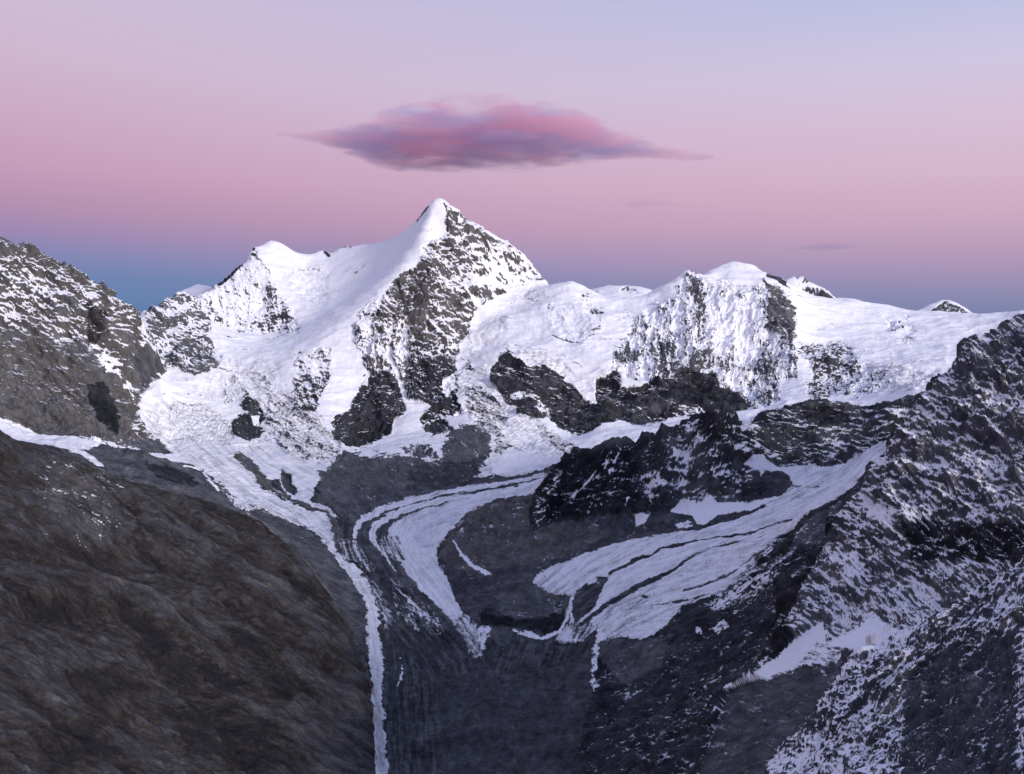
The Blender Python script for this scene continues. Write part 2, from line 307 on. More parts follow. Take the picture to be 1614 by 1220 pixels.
# --- far left massif
poly([(-450,150),(137,422),(170,450),(200,470),(229,489),(240,530),(262,585),(240,610),(222,625),(218,655),(235,680),(275,714),(200,706),(150,692),(-450,650)], (4900,7000), 4, 3, F=.34, R=.75, T=.72, A=55, K=.45, own=3)
poly([(-450,400),(137,545),(165,560),(180,540),(200,560),(235,560),(258,585),(236,612),(218,640),(220,670),(190,690),(-450,660)], (4900,7000), 10, 8, F=.10, T=.68)
poly([(140,600),(165,600),(185,640),(190,690),(165,670),(140,640)], (4900,7000), 6, 8, F=.03, T=.0)
poly([(215,560),(245,560),(255,585),(235,605),(215,600)], (4900,7000), 6, 8, F=.04, T=.5)
poly([(150,560),(165,580),(190,600),(215,640),(205,610),(190,570),(175,560)], (4900,7000), 6, 6, F=.75)
poly([(137,470),(165,490),(175,520),(150,540),(137,540)], (4900,7000), 6, 5, F=.12, T=.95)
# --- rocky spur beside it
poly([(228,486),(262,455),(300,466),(345,470),(350,490),(325,515),(345,535),(356,552),(345,575),(310,592),(285,585),(262,580),(245,545),(230,520)], FAR, 5, 8, F=.56, R=.65, T=.55, A=65, K=.5)
poly([(228,500),(262,495),(280,505),(262,520),(240,525)], FAR, 5, 8, F=.25)
poly([(275,530),(310,535),(330,550),(350,572),(320,590),(300,570)], FAR, 6, 10, F=.38)
poly([(275,575),(300,592),(285,594),(262,588)], FAR, 3, 3, F=.97)
# --- dome face and its dark rib
poly([(300,470),(345,450),(385,405),(405,400),(425,430),(445,465),(468,500),(472,522),(440,530),(395,522),(330,512),(318,490)], FAR, 6, 8, F=.74, R=.45, T=.55, A=85, K=.6)
poly([(420,445),(435,455),(450,480),(458,510),(470,520),(440,528),(410,520),(395,510),(415,490)], FAR, 6, 10, F=.50, T=.4)
poly([(300,480),(325,470),(350,500),(330,515),(312,510)], FAR, 6, 8, F=.5)
stroke([(346,447),(358,437),(377,418),(380,414)], 9, FAR, 3, 1, F=.05, T=.2)
stroke([(398,392),(400,400)], 8, FAR, 3, 1, F=.4)
stroke([(512,397),(518,403)], 5, FAR, 2, 1, F=.1); stroke([(538,388),(552,388)], 6, FAR, 2, 1, F=.35)
poly([(450,430),(508,418),(520,440),(515,468),(475,475),(452,450)], FAR, 10, 6, G=.38, R=.22)
# snow basin of the left icefall
poly([(330,520),(400,530),(470,530),(560,470),(600,440),(560,500),(480,560),(440,590),(400,600),(340,560)], FAR, 12, 4, R=.05, F=1)
poly([(345,560),(440,575),(450,620),(380,640),(290,620),(320,600)], FAR, 12, 8, G=.42, R=.22)
poly([(225,645),(270,630),(330,640),(362,665),(365,702),(330,705),(262,700),(235,680)], FAR, 9, 7, G=.85, R=.25, A=15, F=.9)
poly([(355,590),(420,585),(430,640),(425,700),(395,700),(410,650),(380,620),(355,640)], FAR, 9, 7, G=.62, R=.35, F=.85, A=70)
poly([(425,625),(470,610),(500,655),(540,705),(520,728),(470,725),(440,700),(420,660)], FAR, 8, 7, G=.9, R=.4, F=.82, A=60)
poly([(362,679),(388,697),(412,687),(416,655),(404,632),(385,625),(378,640),(392,650),(368,660)], FAR, 3, 5, F=.18, R=.6, T=.2, G=0)
poly([(395,655),(408,655),(410,672),(398,670)], FAR, 2, 2, F=.97)
# --- pyramid peak
poly([(703,321),(745,351),(790,380),(830,406),(858,441),(835,447),(800,452),(797,462),(770,477),(745,491),(738,505),(736,530),(722,545),(716,592),(640,600),(590,600),(577,565),(585,520),(600,480),(620,441),(645,428),(662,416),(664,388),(690,377),(704,372)], FAR, 4, 5, F=.52, R=.8, T=.74, A=60, K=.72)
poly([(745,420),(800,400),(850,440),(800,452),(770,475),(745,470)], FAR, 12, 10, F=.68)
poly([(705,330),(722,345),(735,390),(720,430),(705,400),(702,360)], FAR, 6, 8, F=.36)
poly([(735,470),(745,490),(735,530),(720,545),(716,520),(700,470),(712,440)], FAR, 7, 8, F=.34)
poly([(622,438),(655,426),(668,410),(678,445),(676,490),(666,545),(655,525),(640,495),(624,490)], FAR, 5, 8, F=.22, T=.8, A=85)
poly([(590,500),(640,500),(650,560),(640,600),(600,600),(577,565)], FAR, 8, 10, F=.66, A=92, K=.8)
poly([(650,540),(700,540),(716,560),(716,600),(690,610),(640,600)], FAR, 8, 10, F=.42, T=.3, A=80)
poly([(555,520),(580,480),(600,470),(590,520),(578,570),(570,600),(555,600),(560,560)], FAR, 8, 8, F=.80, R=.5, A=95)
poly([(683,316),(699,317),(701,340),(704,368),(690,377),(668,384),(664,400),(662,412),(640,425),(622,437),(616,437),(640,411),(662,386),(677,355)], FAR, 2.5, 1, F=1, R=.04)
stroke([(700,320),(705,335),(706,365)], 3, FAR, 2, 1, F=.1, T=.9)
stroke([(678,322),(664,340),(657,348)], 2, FAR, 2, 1, F=.2)
# black buttress, couloir, snow fan
poly([(525,659),(539,654),(552,642),(554,619),(574,607),(587,588),(619,590),(634,605),(640,627),(637,649),(625,662),(617,684),(592,694),(562,707),(544,702),(525,691)], FAR, 4, 7, F=.17, R=.8, T=.16, A=105, K=.5)
poly([(640,585),(673,562),(700,562),(716,580),(726,600),(735,590),(738,570),(728,560),(745,580),(740,600),(728,615),(726,650),(703,659),(714,678),(683,688),(658,665),(668,645),(660,635),(642,625)], FAR, 4, 7, F=.24, R=.8, T=.12, A=80, K=.5)
poly([(696,600),(716,588),(720,610),(705,625),(697,618)], FAR, 4, 3, F=.95)
stroke([(612,560),(626,588),(637,625),(643,645)], 6, FAR, 3, 2, F=1, R=.1)
poly([(639,648),(645,628),(668,632),(678,640),(662,660),(676,688),(705,683),(697,700),(700,716),(690,724),(640,716),(600,715),(575,712),(590,698),(616,686),(622,664)], FAR, 4, 3, F=.97, R=.08, A=90, G=.1)
poly([(632,702),(665,697),(685,705),(690,722),(660,720),(635,714)], FAR, 4, 5, F=.2, T=.42)
# hanging snow left of the buttress and its rocks
poly([(465,560),(520,550),(525,580),(500,640),(470,655),(462,610)], FAR, 8, 10, F=.72, R=.5, T=.4, A=80, K=.6)
poly([(468,592),(520,588),(526,612),(502,628),(498,652),(478,642),(470,620)], FAR, 5, 8, F=.40, T=.25)
poly([(480,660),(500,648),(520,665),(520,700),(500,690)], FAR, 8, 8, F=.85, R=.3)
poly([(520,555),(560,545),(577,580),(570,605),(552,640),(540,655),(500,634),(520,600)], FAR, 4, 3, F=1, R=.10, A=95)
poly([(577,560),(590,560),(590,590),(575,605),(568,600)], FAR, 5, 7, F=.6)
# --- plateau right of the peak
poly([(740,510),(800,460),(860,445),(1000,470),(1060,450),(1020,500),(960,550),(860,550),(780,545),(735,560)], FAR, 10, 3, F=.99, R=.12)
poly([(812,455),(850,450),(862,470),(845,480),(820,470)], FAR, 5, 4, G=.6, R=.2)
poly([(735,530),(790,500),(800,520),(770,540),(740,560)], FAR, 8, 5, G=.4, R=.25)
poly([(868,478),(945,478),(950,512),(925,535),(890,530),(868,510)], FAR, 8, 10, F=.86, R=.3, A=80)
poly([(915,458),(938,462),(934,474),(918,470)], FAR, 3, 5, F=.5); poly([(928,484),(952,482),(948,496),(932,496)], FAR, 3, 5, F=.45)
stroke([(868,528),(890,536),(915,542)], 2.5, FAR, 2, 2, F=.2)
poly([(975,455),(990,450),(1012,462),(990,474),(975,468)], (10000,13000), 3, 3, F=.36, R=.5, T=.7)
# --- wall with ribs
poly([(1000,505),(1060,470),(1080,440),(1086,428),(1112,436),(1150,446),(1200,450),(1240,480),(1254,500),(1252,545),(1258,590),(1232,606),(1228,635),(1180,642),(1135,605),(1100,592),(1000,600),(968,582),(962,562),(985,545)], FAR, 6, 8, F=.70, R=.62, T=.4, A=90, K=.9)
poly([(1086,430),(1100,440),(1112,470),(1114,505),(1108,535),(1094,553),(1100,520),(1096,480),(1088,450)], FAR, 5, 7, F=.30)
poly([(1045,530),(1070,515),(1068,555),(1085,592),(1035,592),(1032,570)], FAR, 6, 8, F=.40)
poly([(1085,560),(1120,548),(1116,582),(1085,588)], FAR, 6, 8, F=.36)
poly([(965,560),(990,548),(1010,560),(1000,572),(970,572)], FAR, 4, 7, F=.28)
poly([(1118,470),(1190,460),(1205,520),(1190,560),(1125,560)], FAR, 12, 10, F=.84)
poly([(1105,434),(1150,414),(1200,428),(1232,443),(1255,462),(1262,500),(1258,480),(1230,455),(1205,440),(1185,452),(1150,446),(1112,440)], FAR, 4, 2, F=1, R=.08)
stroke([(1113,440),(1128,449),(1155,453),(1183,457)], 10, FAR, 4, 3, G=.8, F=1, R=.2)
poly([(1204,440),(1229,456),(1251,480),(1255,514),(1249,530),(1229,528),(1211,514),(1207,500),(1214,466)], FAR, 4, 7, F=.20, T=.6, R=.8, A=60)
poly([(1200,530),(1250,532),(1258,600),(1240,606),(1190,592)], FAR, 6, 10, F=.48, R=.6)
poly([(1180,600),(1232,600),(1230,636),(1180,642)], FAR, 5, 8, F=.42, R=.6)
stroke([(1212,433),(1224,437),(1236,446)], 9, FAR, 3, 1, F=.08, T=.25)
stroke([(1236,448),(1250,459),(1262,468)], 4, (5000,9200), 2, 2, F=.4)
poly([(1252,432),(1270,436),(1300,460),(1325,474),(1290,474),(1262,466),(1258,450)], (9200,13000), 3, 3, F=.32, R=.6, T=.3)
stroke([(1322,472),(1332,474)], 4, FAR, 2, 1, F=.4)
# --- snow slopes at the right and their rock steps
poly([(1262,470),(1330,478),(1477,493),(1700,480),(1700,575),(1477,585),(1400,575),(1345,545),(1265,540)], FAR, 8, 3, F=1, R=.06)
poly([(1395,500),(1425,500),(1440,520),(1435,540),(1415,535),(1405,520)], FAR, 8, 10, F=.72, R=.4)
poly([(1258,548),(1278,545),(1340,543),(1348,561),(1358,581),(1340,596),(1328,620),(1278,630),(1268,613),(1285,590),(1263,565)], FAR, 6, 10, F=.50, R=.6, T=.25, K=.5)
poly([(1258,565),(1285,570),(1285,590),(1265,610),(1255,590)], FAR, 5, 8, F=.85)
poly([(1330,585),(1395,588),(1402,612),(1350,628),(1325,622)], FAR, 5, 8, F=.58, R=.5, T=.25)
stroke([(1262,541),(1290,546),(1330,540)], 8, FAR, 4, 3, G=.7)
poly([(1358,572),(1420,575),(1477,590),(1450,612),(1400,622),(1385,605),(1372,590)], FAR, 6, 5, G=.75, R=.3)
poly([(1225,600),(1268,598),(1275,628),(1230,634)], FAR, 4, 3, F=1, R=.08)
# --- black rock band below the plateau
poly([(790,560),(800,550),(815,562),(832,578),(862,578),(887,591),(892,603),(909,610),(919,628),(931,636),(939,633),(939,598),(973,580),(978,610),(1008,613),(1035,596),(1058,596),(1073,586),(1127,588),(1137,610),(1159,618),(1179,636),(1179,645),(1140,645),(1097,655),(1055,659),(1038,672),(1006,669),(973,662),(951,667),(939,678),(909,686),(882,674),(862,656),(850,662),(800,640),(775,606),(772,582)], (5400,7200), 4, 4, F=.20, R=.85, T=.2, A=40, K=.4)
poly([(985,600),(1030,598),(1040,610),(1000,620)], (5400,7200), 6, 5, F=.6, A=90)
poly([(1050,600),(1125,600),(1130,630),(1070,640)], (5400,7200), 8, 5, F=.10, T=.05)
poly([(1060,640),(1130,635),(1170,648),(1100,655),(1060,658)], (5400,7200), 5, 6, F=.55)
poly([(990,640),(1060,630),(1050,650),(1000,655)], (5400,7200), 6, 6, F=.26, T=.4)
stroke([(808,625),(832,619),(848,632),(860,652)], 12, (5400,7200), 5, 5, F=.85)
poly([(885,589),(905,590),(940,597),(939,632),(930,635),(919,627),(905,609)], (5400,7200), 3, 2, F=1, G=.35, R=.15)
poly([(815,552),(850,553),(885,566),(905,590),(885,592),(860,577),(830,573)], FAR, 4, 4, G=.8, R=.3, F=1)
poly([(940,585),(990,570),(970,585),(945,598)], FAR, 4, 4, G=.6, F=1)
# --- icefall right of the peak and the cirque snow
poly([(720,590),(765,575),(775,605),(800,640),(850,665),(900,700),(905,712),(880,735),(830,748),(775,752),(745,750),(772,720),(770,690),(745,668),(722,640)], (5100,7200), 6, 5, F=.93, R=.28, G=.55, A=50, T=.4)
poly([(735,610),(770,610),(800,655),(790,690),(760,680),(735,640)], (5100,7200), 7, 7, G=.95, F=.8, R=.5)
poly([(840,665),(905,700),(905,715),(870,705)], (5100,7200), 5, 4, G=.95, F=.75)
poly([(780,690),(810,700),(800,715),(780,715)], (5100,7200), 6, 5, F=.45)
poly([(800,705),(880,725),(830,746),(770,750)], (5100,7200), 5, 5, F=.97, G=.2, R=.06, A=90)
poly([(905,700),(951,667),(1006,670),(1100,656),(1180,650),(1180,700),(1000,720),(900,740)], (5100,6300), 4, 3, F=1, R=.05)
# --- grey scree fan below the peak
poly([(505,742),(530,722),(545,712),(575,715),(600,716),(640,718),(692,726),(702,700),(698,690),(710,680),(740,668),(768,680),(775,700),(770,722),(760,738),(748,752),(735,762),(700,769),(655,781),(610,796),(578,813),(560,830),(545,820),(520,800),(500,786),(504,762)], (4300,6400), 7, 9, F=.08, R=.22, T=.50, A=75, K=.5, G=0, own=15)
poly([(640,740),(760,720),(750,752),(700,766),(650,770)], (4300,6400), 10, 8, F=.09, T=.25, R=.3)
# --- grey slope behind the brown hillside
poly([(-450,600),(137,690),(200,705),(270,714),(318,739),(341,759),(403,798),(465,826),(512,855),(530,875),(562,924),(579,954),(586,1075),(540,1060),(480,950),(420,850),(300,800),(-450,700)], (2700,5250), 3, 2, F=.05, R=.28, T=.46, K=.6, A=35, S=.25, own=14)
poly([(225,728),(262,735),(300,750),(320,765),(290,765),(250,755)], (3150,5150), 5, 5, F=.08, T=.02, R=.5)
poly([(-400,600),(137,664),(152,668),(178,692),(188,704),(160,699),(137,708),(-400,660)], (4200,5250), 3, 3, F=.95, R=.1)
stroke([(100,700),(137,718),(160,736)], 9, (3000,5250), 4, 3, F=.8)
stroke([(290,733),(318,741),(330,757),(345,772)], 3, (3000,5400), 2, 2, F=.95)
poly([(340,762),(375,782),(405,800),(395,812),(370,798)], (3000,5300), 4, 4, F=.35, A=60, K=.9)
poly([(200,700),(225,690),(250,697),(278,716),(240,715)], (4000,6200), 4, 3, F=.08, T=.5, R=.15)
# --- glaciers: left
poly([(262,702),(330,700),(400,700),(440,704),(455,712),(440,722),(400,724),(380,722),(393,735),(415,771),(440,786),(489,806),(512,812),(522,827),(525,850),(530,869),(542,882),(562,892),(574,907),(584,929),(596,961),(596,998),(604,1033),(602,1080),(606,1150),(614,1250),(590,1250),(588,1150),(587,1068),(582,1038),(579,998),(579,954),(562,924),(545,899),(530,878),(512,855),(497,838),(465,826),(435,813),(403,798),(365,778),(341,759),(318,739),(276,719)], (1700,5900), 6, 5, F=.90, R=.05, G=.42, A=60, K=.8, own=6)
poly([(400,722),(440,718),(470,718),(490,734),(503,749),(500,764),(486,788),(510,797),(537,817),(527,813),(477,796),(450,778),(442,759),(438,741)], (4000,5900), 5, 4, F=.9, R=.06, G=.35, own=6)
poly([(442,741),(460,746),(460,761),(470,776),(463,782),(450,773),(443,757)], (4000,5900), 3, 3, F=.08, T=.4, R=.3)
stroke([(375,718,14),(400,738,16),(415,756,12),(430,771,9),(452,783,6),(482,796,5),(514,806,6),(530,825,6),(532,848,8)], 8, (3800,5900), 5, 3, F=.22, T=.75, R=.1)
stroke([(345,725),(375,760),(420,790),(470,812),(510,838)], 6, (3800,5900), 5, 3, G=.55)
poly([(532,850),(560,850),(590,862),(600,880),(585,905),(565,890),(540,878)], (3000,4400), 5, 5, F=.36, K=.3, R=.1)
poly([(575,905),(600,930),(622,985),(606,990),(598,950)], (2600,4000), 5, 5, F=.42, K=.3, R=.1)
stroke([(632,1035),(634,1060),(628,1080)], 3, (2000,3000), 3, 3, F=.6)
# centre
poly([(556,846),(561,826),(580,810),(610,795),(655,780),(700,769),(745,762),(800,752),(845,744),(885,735),(905,740),(868,760),(855,775),(838,781),(815,781),(777,789),(753,801),(728,816),(710,838),(688,864),(691,887),(703,909),(715,929),(718,949),(732,968),(748,985),(757,1030),(748,1035),(715,990),(640,930),(590,890)], (2800,5500), 3, 1.5, F=.07, R=.10, T=.40, G=0, own=7)
poly([(868,748),(839,781),(815,781),(777,789),(753,801),(728,816),(710,838),(688,864),(691,887),(703,909),(715,929),(718,949),(732,968),(748,990),(756,1030),(748,1012),(715,980),(691,956),(663,930),(639,900),(621,866),(612,838),(620,826),(640,813),(680,799),(720,789),(780,776),(820,765)], (2800,5500), 6, 4, F=.93, G=.32, A=15, K=.8)
stroke([(559,846,5),(562,832,9),(575,817,9),(600,804,11),(640,791,10),(690,778,8),(750,768,7),(810,759,6),(870,746,6)], 8, (2800,5600), 5, 3, F=.86, G=.3)
stroke([(625,905,1),(606,874,4),(592,856,7),(586,842,10),(592,828,11),(612,815,10),(650,800,9),(700,787,8),(750,779,6),(810,768,5)], 8, (2800,5600), 5, 3, F=.86, G=.3)
poly([(600,845),(625,840),(640,880),(625,885),(600,868)], (2800,5500), 5, 5, F=.45, K=.2)
poly([(612,900),(640,915),(672,945),(704,990),(700,1004),(665,1000),(640,980),(622,960)], (2600,4200), 8, 4, F=.22, K=.95, A=70)
poly([(740,1000),(760,985),(775,990),(765,1020),(757,1032)], (2600,3400), 4, 4, F=.5)
# right
poly([(839,919),(845,905),(862,897),(929,870),(966,858),(1028,844),(1102,833),(1152,820),(1184,808),(1229,783),(1249,761),(1229,735),(1263,733),(1313,733),(1348,721),(1363,711),(1385,697),(1420,686),(1440,690),(1400,709),(1382,724),(1363,746),(1340,771),(1308,791),(1283,801),(1263,818),(1251,833),(1229,845),(1209,863),(1197,880),(1177,899),(1159,919),(1149,934),(1115,941),(1077,954),(1075,968),(1040,993),(1018,1008),(991,1007),(996,988),(953,1006),(939,1015),(941,988),(919,1010),(872,1013),(887,993),(899,939),(872,936)], (2700,5100), 5, 4, F=.91, R=.05, G=.38, A=140, K=.9, own=8)
poly([(1180,830),(1250,822),(1230,845),(1200,878),(1130,905),(1075,900),(1100,872)], (2700,5100), 12, 6, G=.62)
poly([(1020,935),(1075,900),(1100,872),(1060,905),(990,930),(960,955)], (2700,5100), 8, 4, G=.6)
poly([(904,934),(919,914),(960,906),(950,926),(939,954),(919,972),(905,983),(901,959)], (2700,5100), 4, 3, F=.12, T=.3)
poly([(895,985),(925,975),(940,985),(920,1010),(900,1008)], (2700,5100), 5, 5, F=.45)
M2 = dict(F=.08, T=.2, G=0)
stroke([(961,904,4),(1003,882,7),(1028,873,4),(1040,866,4),(1060,861,7),(1097,852,3),(1127,848,3),(1177,841,3),(1214,829,3),(1249,818,3)], 4, (2700,5100), 4.5, 2.5, **M2)
stroke([(915,985,6),(953,956,9),(978,940,8),(1003,926,9),(1028,914,8),(1053,904,7),(1072,890,5),(1095,874,3),(1130,861,3),(1180,849,3),(1230,838,2)], 4, (2700,5100), 4.5, 2.5, **M2)
stroke([(1012,941,4),(1030,938,6),(1053,931,8),(1085,921,7),(1105,908,5),(1125,890,2)], 4, (2700,5100), 4.5, 2.5, **M2)
stroke([(1077,931,3),(1110,920,5),(1147,907,6),(1164,894,5),(1180,882,5),(1195,864,3)], 4, (2700,5100), 4.5, 2.5, **M2)
stroke([(990,968,2),(1018,958,4),(1053,951,4),(1090,944,3),(1120,935,2)], 4, (2700,5100), 4.5, 2.5, **M2)
stroke([(940,985),(965,972),(1010,950)], 2.5, (2700,5100), 2, 2, **M2)
stroke([(1100,833),(1140,822),(1180,808),(1205,796)], 6, (3600,4500), 3, 3, F=.12, T=.2)
stroke([(1229,780),(1250,768),(1290,768)], 5, (3600,4800), 4, 4, F=.5)
# --- brown hill, step rocks and the black ridge
poly([(688,864),(703,852),(728,816),(753,801),(777,789),(839,781),(864,748),(905,708),(960,698),(1045,676),(1100,650),(1135,640),(1165,644),(1190,662),(1196,690),(1185,715),(1229,740),(1250,762),(1229,783),(1184,806),(1152,819),(1102,832),(1028,843),(966,857),(929,869),(862,896),(842,906),(839,920),(872,937),(897,940),(899,980),(888,992),(860,1003),(810,995),(760,985),(735,966),(718,945),(703,905),(690,886)], (2950,4980), 3, 1.5, F=.07, T=.35, R=.30, K=.3, own=5)
poly([(690,880),(703,852),(728,816),(760,797),(838,781),(850,825),(930,822),(960,845),(860,885),(800,890),(740,905)], (3300,4980), 8, 5, F=.08, T=.72, R=.28)
poly([(842,781),(864,747),(905,708),(960,698),(1045,676),(1100,650),(1135,640),(1165,644),(1190,662),(1198,690),(1192,730),(1222,765),(1185,785),(1130,772),(1100,795),(1050,803),(1000,808),(930,812),(870,825),(838,838),(832,805)], (3900,4980), 4, 3, F=.09, T=.22, R=.75, A=100, K=.62, S=.25)
poly([(1045,690),(1090,670),(1190,690),(1200,740),(1160,785),(1060,795)], (3900,4980), 14, 8, F=.20, T=.38)
poly([(845,775),(880,735),(905,712),(960,705),(1010,700),(1000,800),(930,810),(860,825)], (3900,4980), 12, 8, F=.10, T=.0)
poly([(1100,655),(1135,645),(1165,648),(1190,668),(1195,700),(1170,705),(1120,690),(1090,690)], (3900,4980), 8, 6, F=.12, T=.02)
poly([(835,800),(860,765),(890,740),(880,790),(850,835)], (3900,4980), 6, 5, F=.34, A=120)
poly([(1062,705),(1100,685),(1110,690),(1090,715),(1082,750),(1085,772),(1076,782),(1066,750)], (3900,4980), 5, 4, F=.58)
poly([(1012,752),(1045,735),(1050,765),(1040,790),(1018,790)], (3900,4980), 6, 4, F=.42)
poly([(1120,705),(1180,700),(1190,740),(1165,770),(1120,775)], (3900,4980), 10, 6, F=.26, T=.3)
poly([(955,720),(972,700),(978,710),(962,745),(950,740)], (3900,4980), 4, 3, F=.5)
poly([(1070,670),(1100,660),(1085,685),(1070,690)], (3900,4980), 5, 3, F=.5)
stroke([(940,742),(928,758),(903,782)], 3, (3900,4980), 2, 2, F=.95)
stroke([(990,785),(984,800)], 3, (3900,4980), 2, 2, F=.8)
poly([(1056,808),(1072,788),(1080,785),(1098,792),(1120,780),(1130,792),(1185,790),(1232,781),(1184,804),(1130,812),(1112,826),(1098,826),(1090,812)], (3600,4600), 3, 2, F=.95, R=.06)
poly([(1000,812),(1010,806),(1027,808),(1018,822),(1003,830)], (3600,4600), 3, 3, F=.9)
poly([(1065,828),(1085,820),(1092,828),(1075,833)], (3600,4600), 3, 3, F=.8)
poly([(1171,731),(1186,716),(1203,716),(1212,728),(1235,742),(1215,743),(1200,750),(1188,738)], (3900,4980), 3, 2, F=.95, R=.1)
poly([(1203,742),(1235,742),(1250,765),(1215,778),(1200,760)], (3900,4980), 4, 3, F=.08, T=.3, R=.2)
stroke([(715,852,2),(728,875,6),(745,892,5),(765,902,7),(775,905,2)], 5, (3000,4400), 2, 2, F=.9)
poly([(780,935),(850,928),(895,945),(893,975),(850,972),(790,972)], (2950,3800), 6, 5, F=.10, T=.6, R=.4)
poly([(755,965),(790,972),(850,976),(890,965),(890,985),(870,998),(800,988),(760,984)], (2900,3600), 4, 4, F=.03, T=0, R=.6)
stroke([(808,993,2),(830,1000,7),(855,1006,7),(880,996,5),(893,975,5),(900,945,6)], 5, (2700,3600), 3, 3, F=.9)
# --- folded rock band upper right
poly([(1184,664),(1215,647),(1250,639),(1310,630),(1340,641),(1380,646),(1420,628),(1470,630),(1440,686),(1420,688),(1385,697),(1363,711),(1348,722),(1313,735),(1263,735),(1229,736),(1205,716),(1192,700)], (4350,5500), 3, 2.5, F=.30, T=.25, R=.7, A=25, K=.6, S=.4, own=13)
poly([(1270,640),(1330,640),(1340,665),(1310,672),(1270,660)], (4350,5500), 8, 5, F=.10, T=0)
poly([(1340,665),(1400,650),(1415,670),(1380,695),(1300,725),(1290,690)], (4350,5500), 10, 5, F=.46, T=.3)
# --- slope between right glacier and crags
poly([(1440,690),(1400,709),(1382,724),(1363,746),(1340,771),(1308,791),(1283,801),(1263,818),(1251,833),(1229,845),(1209,863),(1197,880),(1177,899),(1159,919),(1149,934),(1115,941),(1077,955),(1040,994),(1018,1008),(960,1020),(945,1040),(935,1085),(895,1250),(1160,1250),(1215,1050),(1250,960),(1310,850),(1400,730),(1450,700)], (1700,4700), 4, 2, F=.10, T=.14, R=.40, A=125, K=.5, S=.5, own=11)
poly([(1270,820),(1330,790),(1300,850),(1240,880),(1250,850)], (2400,4700), 6, 5, T=.5, F=.14)
poly([(1110,960),(1180,890),(1270,860),(1210,930),(1150,970)], (2400,4700), 10, 6, F=.30, A=140, K=.8)
poly([(1180,870),(1210,855),(1220,870),(1190,885)], (2400,4700), 5, 4, F=.3)
poly([(1120,990),(1140,975),(1150,985),(1130,1000)], (2000,4700), 5, 5, F=.5); poly([(1095,990),(1105,988),(1108,1000),(1098,1000)], (2000,4700), 4, 4, F=.6)
poly([(945,1000),(1000,1012),(1060,1000),(1040,1050),(980,1080),(950,1040)], (2000,4700), 8, 6, T=.55, R=.5)
stroke([(942,1018),(935,1045),(938,1085)], 10, (1800,3000), 6, 5, F=.5)
# --- crags at the right
poly([(1800,100),(1480,592),(1453,622),(1428,650),(1396,702),(1368,742),(1342,782),(1312,813),(1297,850),(1282,890),(1259,920),(1242,960),(1225,1000),(1208,1035),(1150,1085),(1090,1250),(2100,1250),(2100,100)], (0,2720), 3, 2, F=.49, T=.46, R=.9, A=62, K=.72, S=.6, own=10)
poly([(1420,820),(1700,830),(1700,890),(1440,880)], (0,2720), 12, 10, F=.22, T=.02)
poly([(1440,630),(1700,450),(1700,700),(1440,720)], (0,2720), 12, 10, F=.36)
poly([(1310,820),(1345,790),(1370,800),(1350,850),(1320,850)], (0,2720), 10, 8, F=.34)
poly([(1360,790),(1410,800),(1405,830),(1370,820)], (0,2720), 8, 8, F=.85)
poly([(1320,860),(1350,870),(1355,920),(1325,930),(1300,900)], (0,2720), 8, 8, F=.78)
poly([(1390,920),(1480,900),(1480,970),(1400,980),(1340,990),(1290,960)], (0,2720), 12, 10, F=.68)
poly([(1200,1050),(1214,1040),(1222,1000),(1236,985),(1255,1000),(1240,1025),(1215,1045)], (0,2720), 4, 4, F=.06, T=0)
stroke([(1212,1035),(1228,990),(1243,960),(1262,918),(1283,885),(1298,850),(1313,815)], 7, (0,2720), 4, 3, F=.10, T=0)
poly([(1197,1055),(1214,1043),(1240,1022),(1296,978),(1306,1011),(1330,1000),(1345,992),(1385,978),(1419,992),(1395,1005),(1362,1028),(1330,1035),(1290,1045),(1230,1060),(1150,1085),(1140,1082)], (0,2300), 4, 3, F=.97, R=.05, S=0)
poly([(1245,1055),(1295,1005),(1310,1018),(1345,1025),(1330,1040),(1280,1052),(1230,1062)], (0,2300), 6, 3, F=.42, K=.6, T=.45, S=0, R=.08)
poly([(1150,1087),(1240,1063),(1330,1042),(1325,1075),(1290,1130),(1280,1250),(1090,1250)], (0,2300), 5, 3, F=.08, R=.10, T=.40, K=.5, S=0)
poly([(1800,780),(1500,935),(1440,984),(1360,1037),(1322,1066),(1305,1085),(1280,1130),(1225,1180),(1190,1260),(2100,1260),(2100,780)], (0,1640), 4, 7, F=.42, T=.30, R=.6, A=118, K=.7, own=12)
poly([(1430,1060),(1480,1020),(1600,1000),(1600,1250),(1420,1250)], (0,1640), 10, 8, F=.15)
# --- brown hillside in the left foreground
poly([(-450,300),(-100,600),(60,700),(137,731),(190,754),(262,772),(330,789),(380,808),(420,832),(455,856),(492,896),(524,945),(549,990),(566,1030),(579,1070),(589,1140),(594,1250),(-450,1250)], (0,3140), 2, 1.5, F=.03, T=.93, R=.15, A=36, K=.9, S=.55, own=9)
poly([(520,950),(549,990),(566,1030),(585,1090),(590,1250),(500,1250),(440,1080),(460,1000),(440,940)], (0,3140), 30, 16, T=.87)
poly([(137,740),(170,752),(200,790),(215,830),(190,860),(137,860),(60,850),(60,720)], (0,3140), 24, 20, F=.12, T=.875, R=.45)
poly([(137,860),(300,870),(330,900),(260,930),(137,900)], (0,3140), 30, 14, T=.885)
poly([(340,900),(400,900),(470,960),(500,1010),(440,990),(370,930)], (0,3140), 24, 12, T=.88)
for p in ([(425,838),(437,840),(438,850),(428,848)], [(442,855),(452,853),(460,868),(450,872)], [(458,880),(470,882),(468,890)], [(450,905),(490,920),(505,950),(480,945)], [(300,1030),(330,1040),(370,1070),(400,1085),(350,1082)], [(350,985),(400,1000),(440,1030),(440,1050),(390,1040)], [(435,985),(470,1005),(490,1030),(460,1020)], [(230,1000),(260,1030),(300,1060),(260,1060),(220,1030)]):
    poly(p, (0,3140), 14, 12, T=1.03, R=.35)
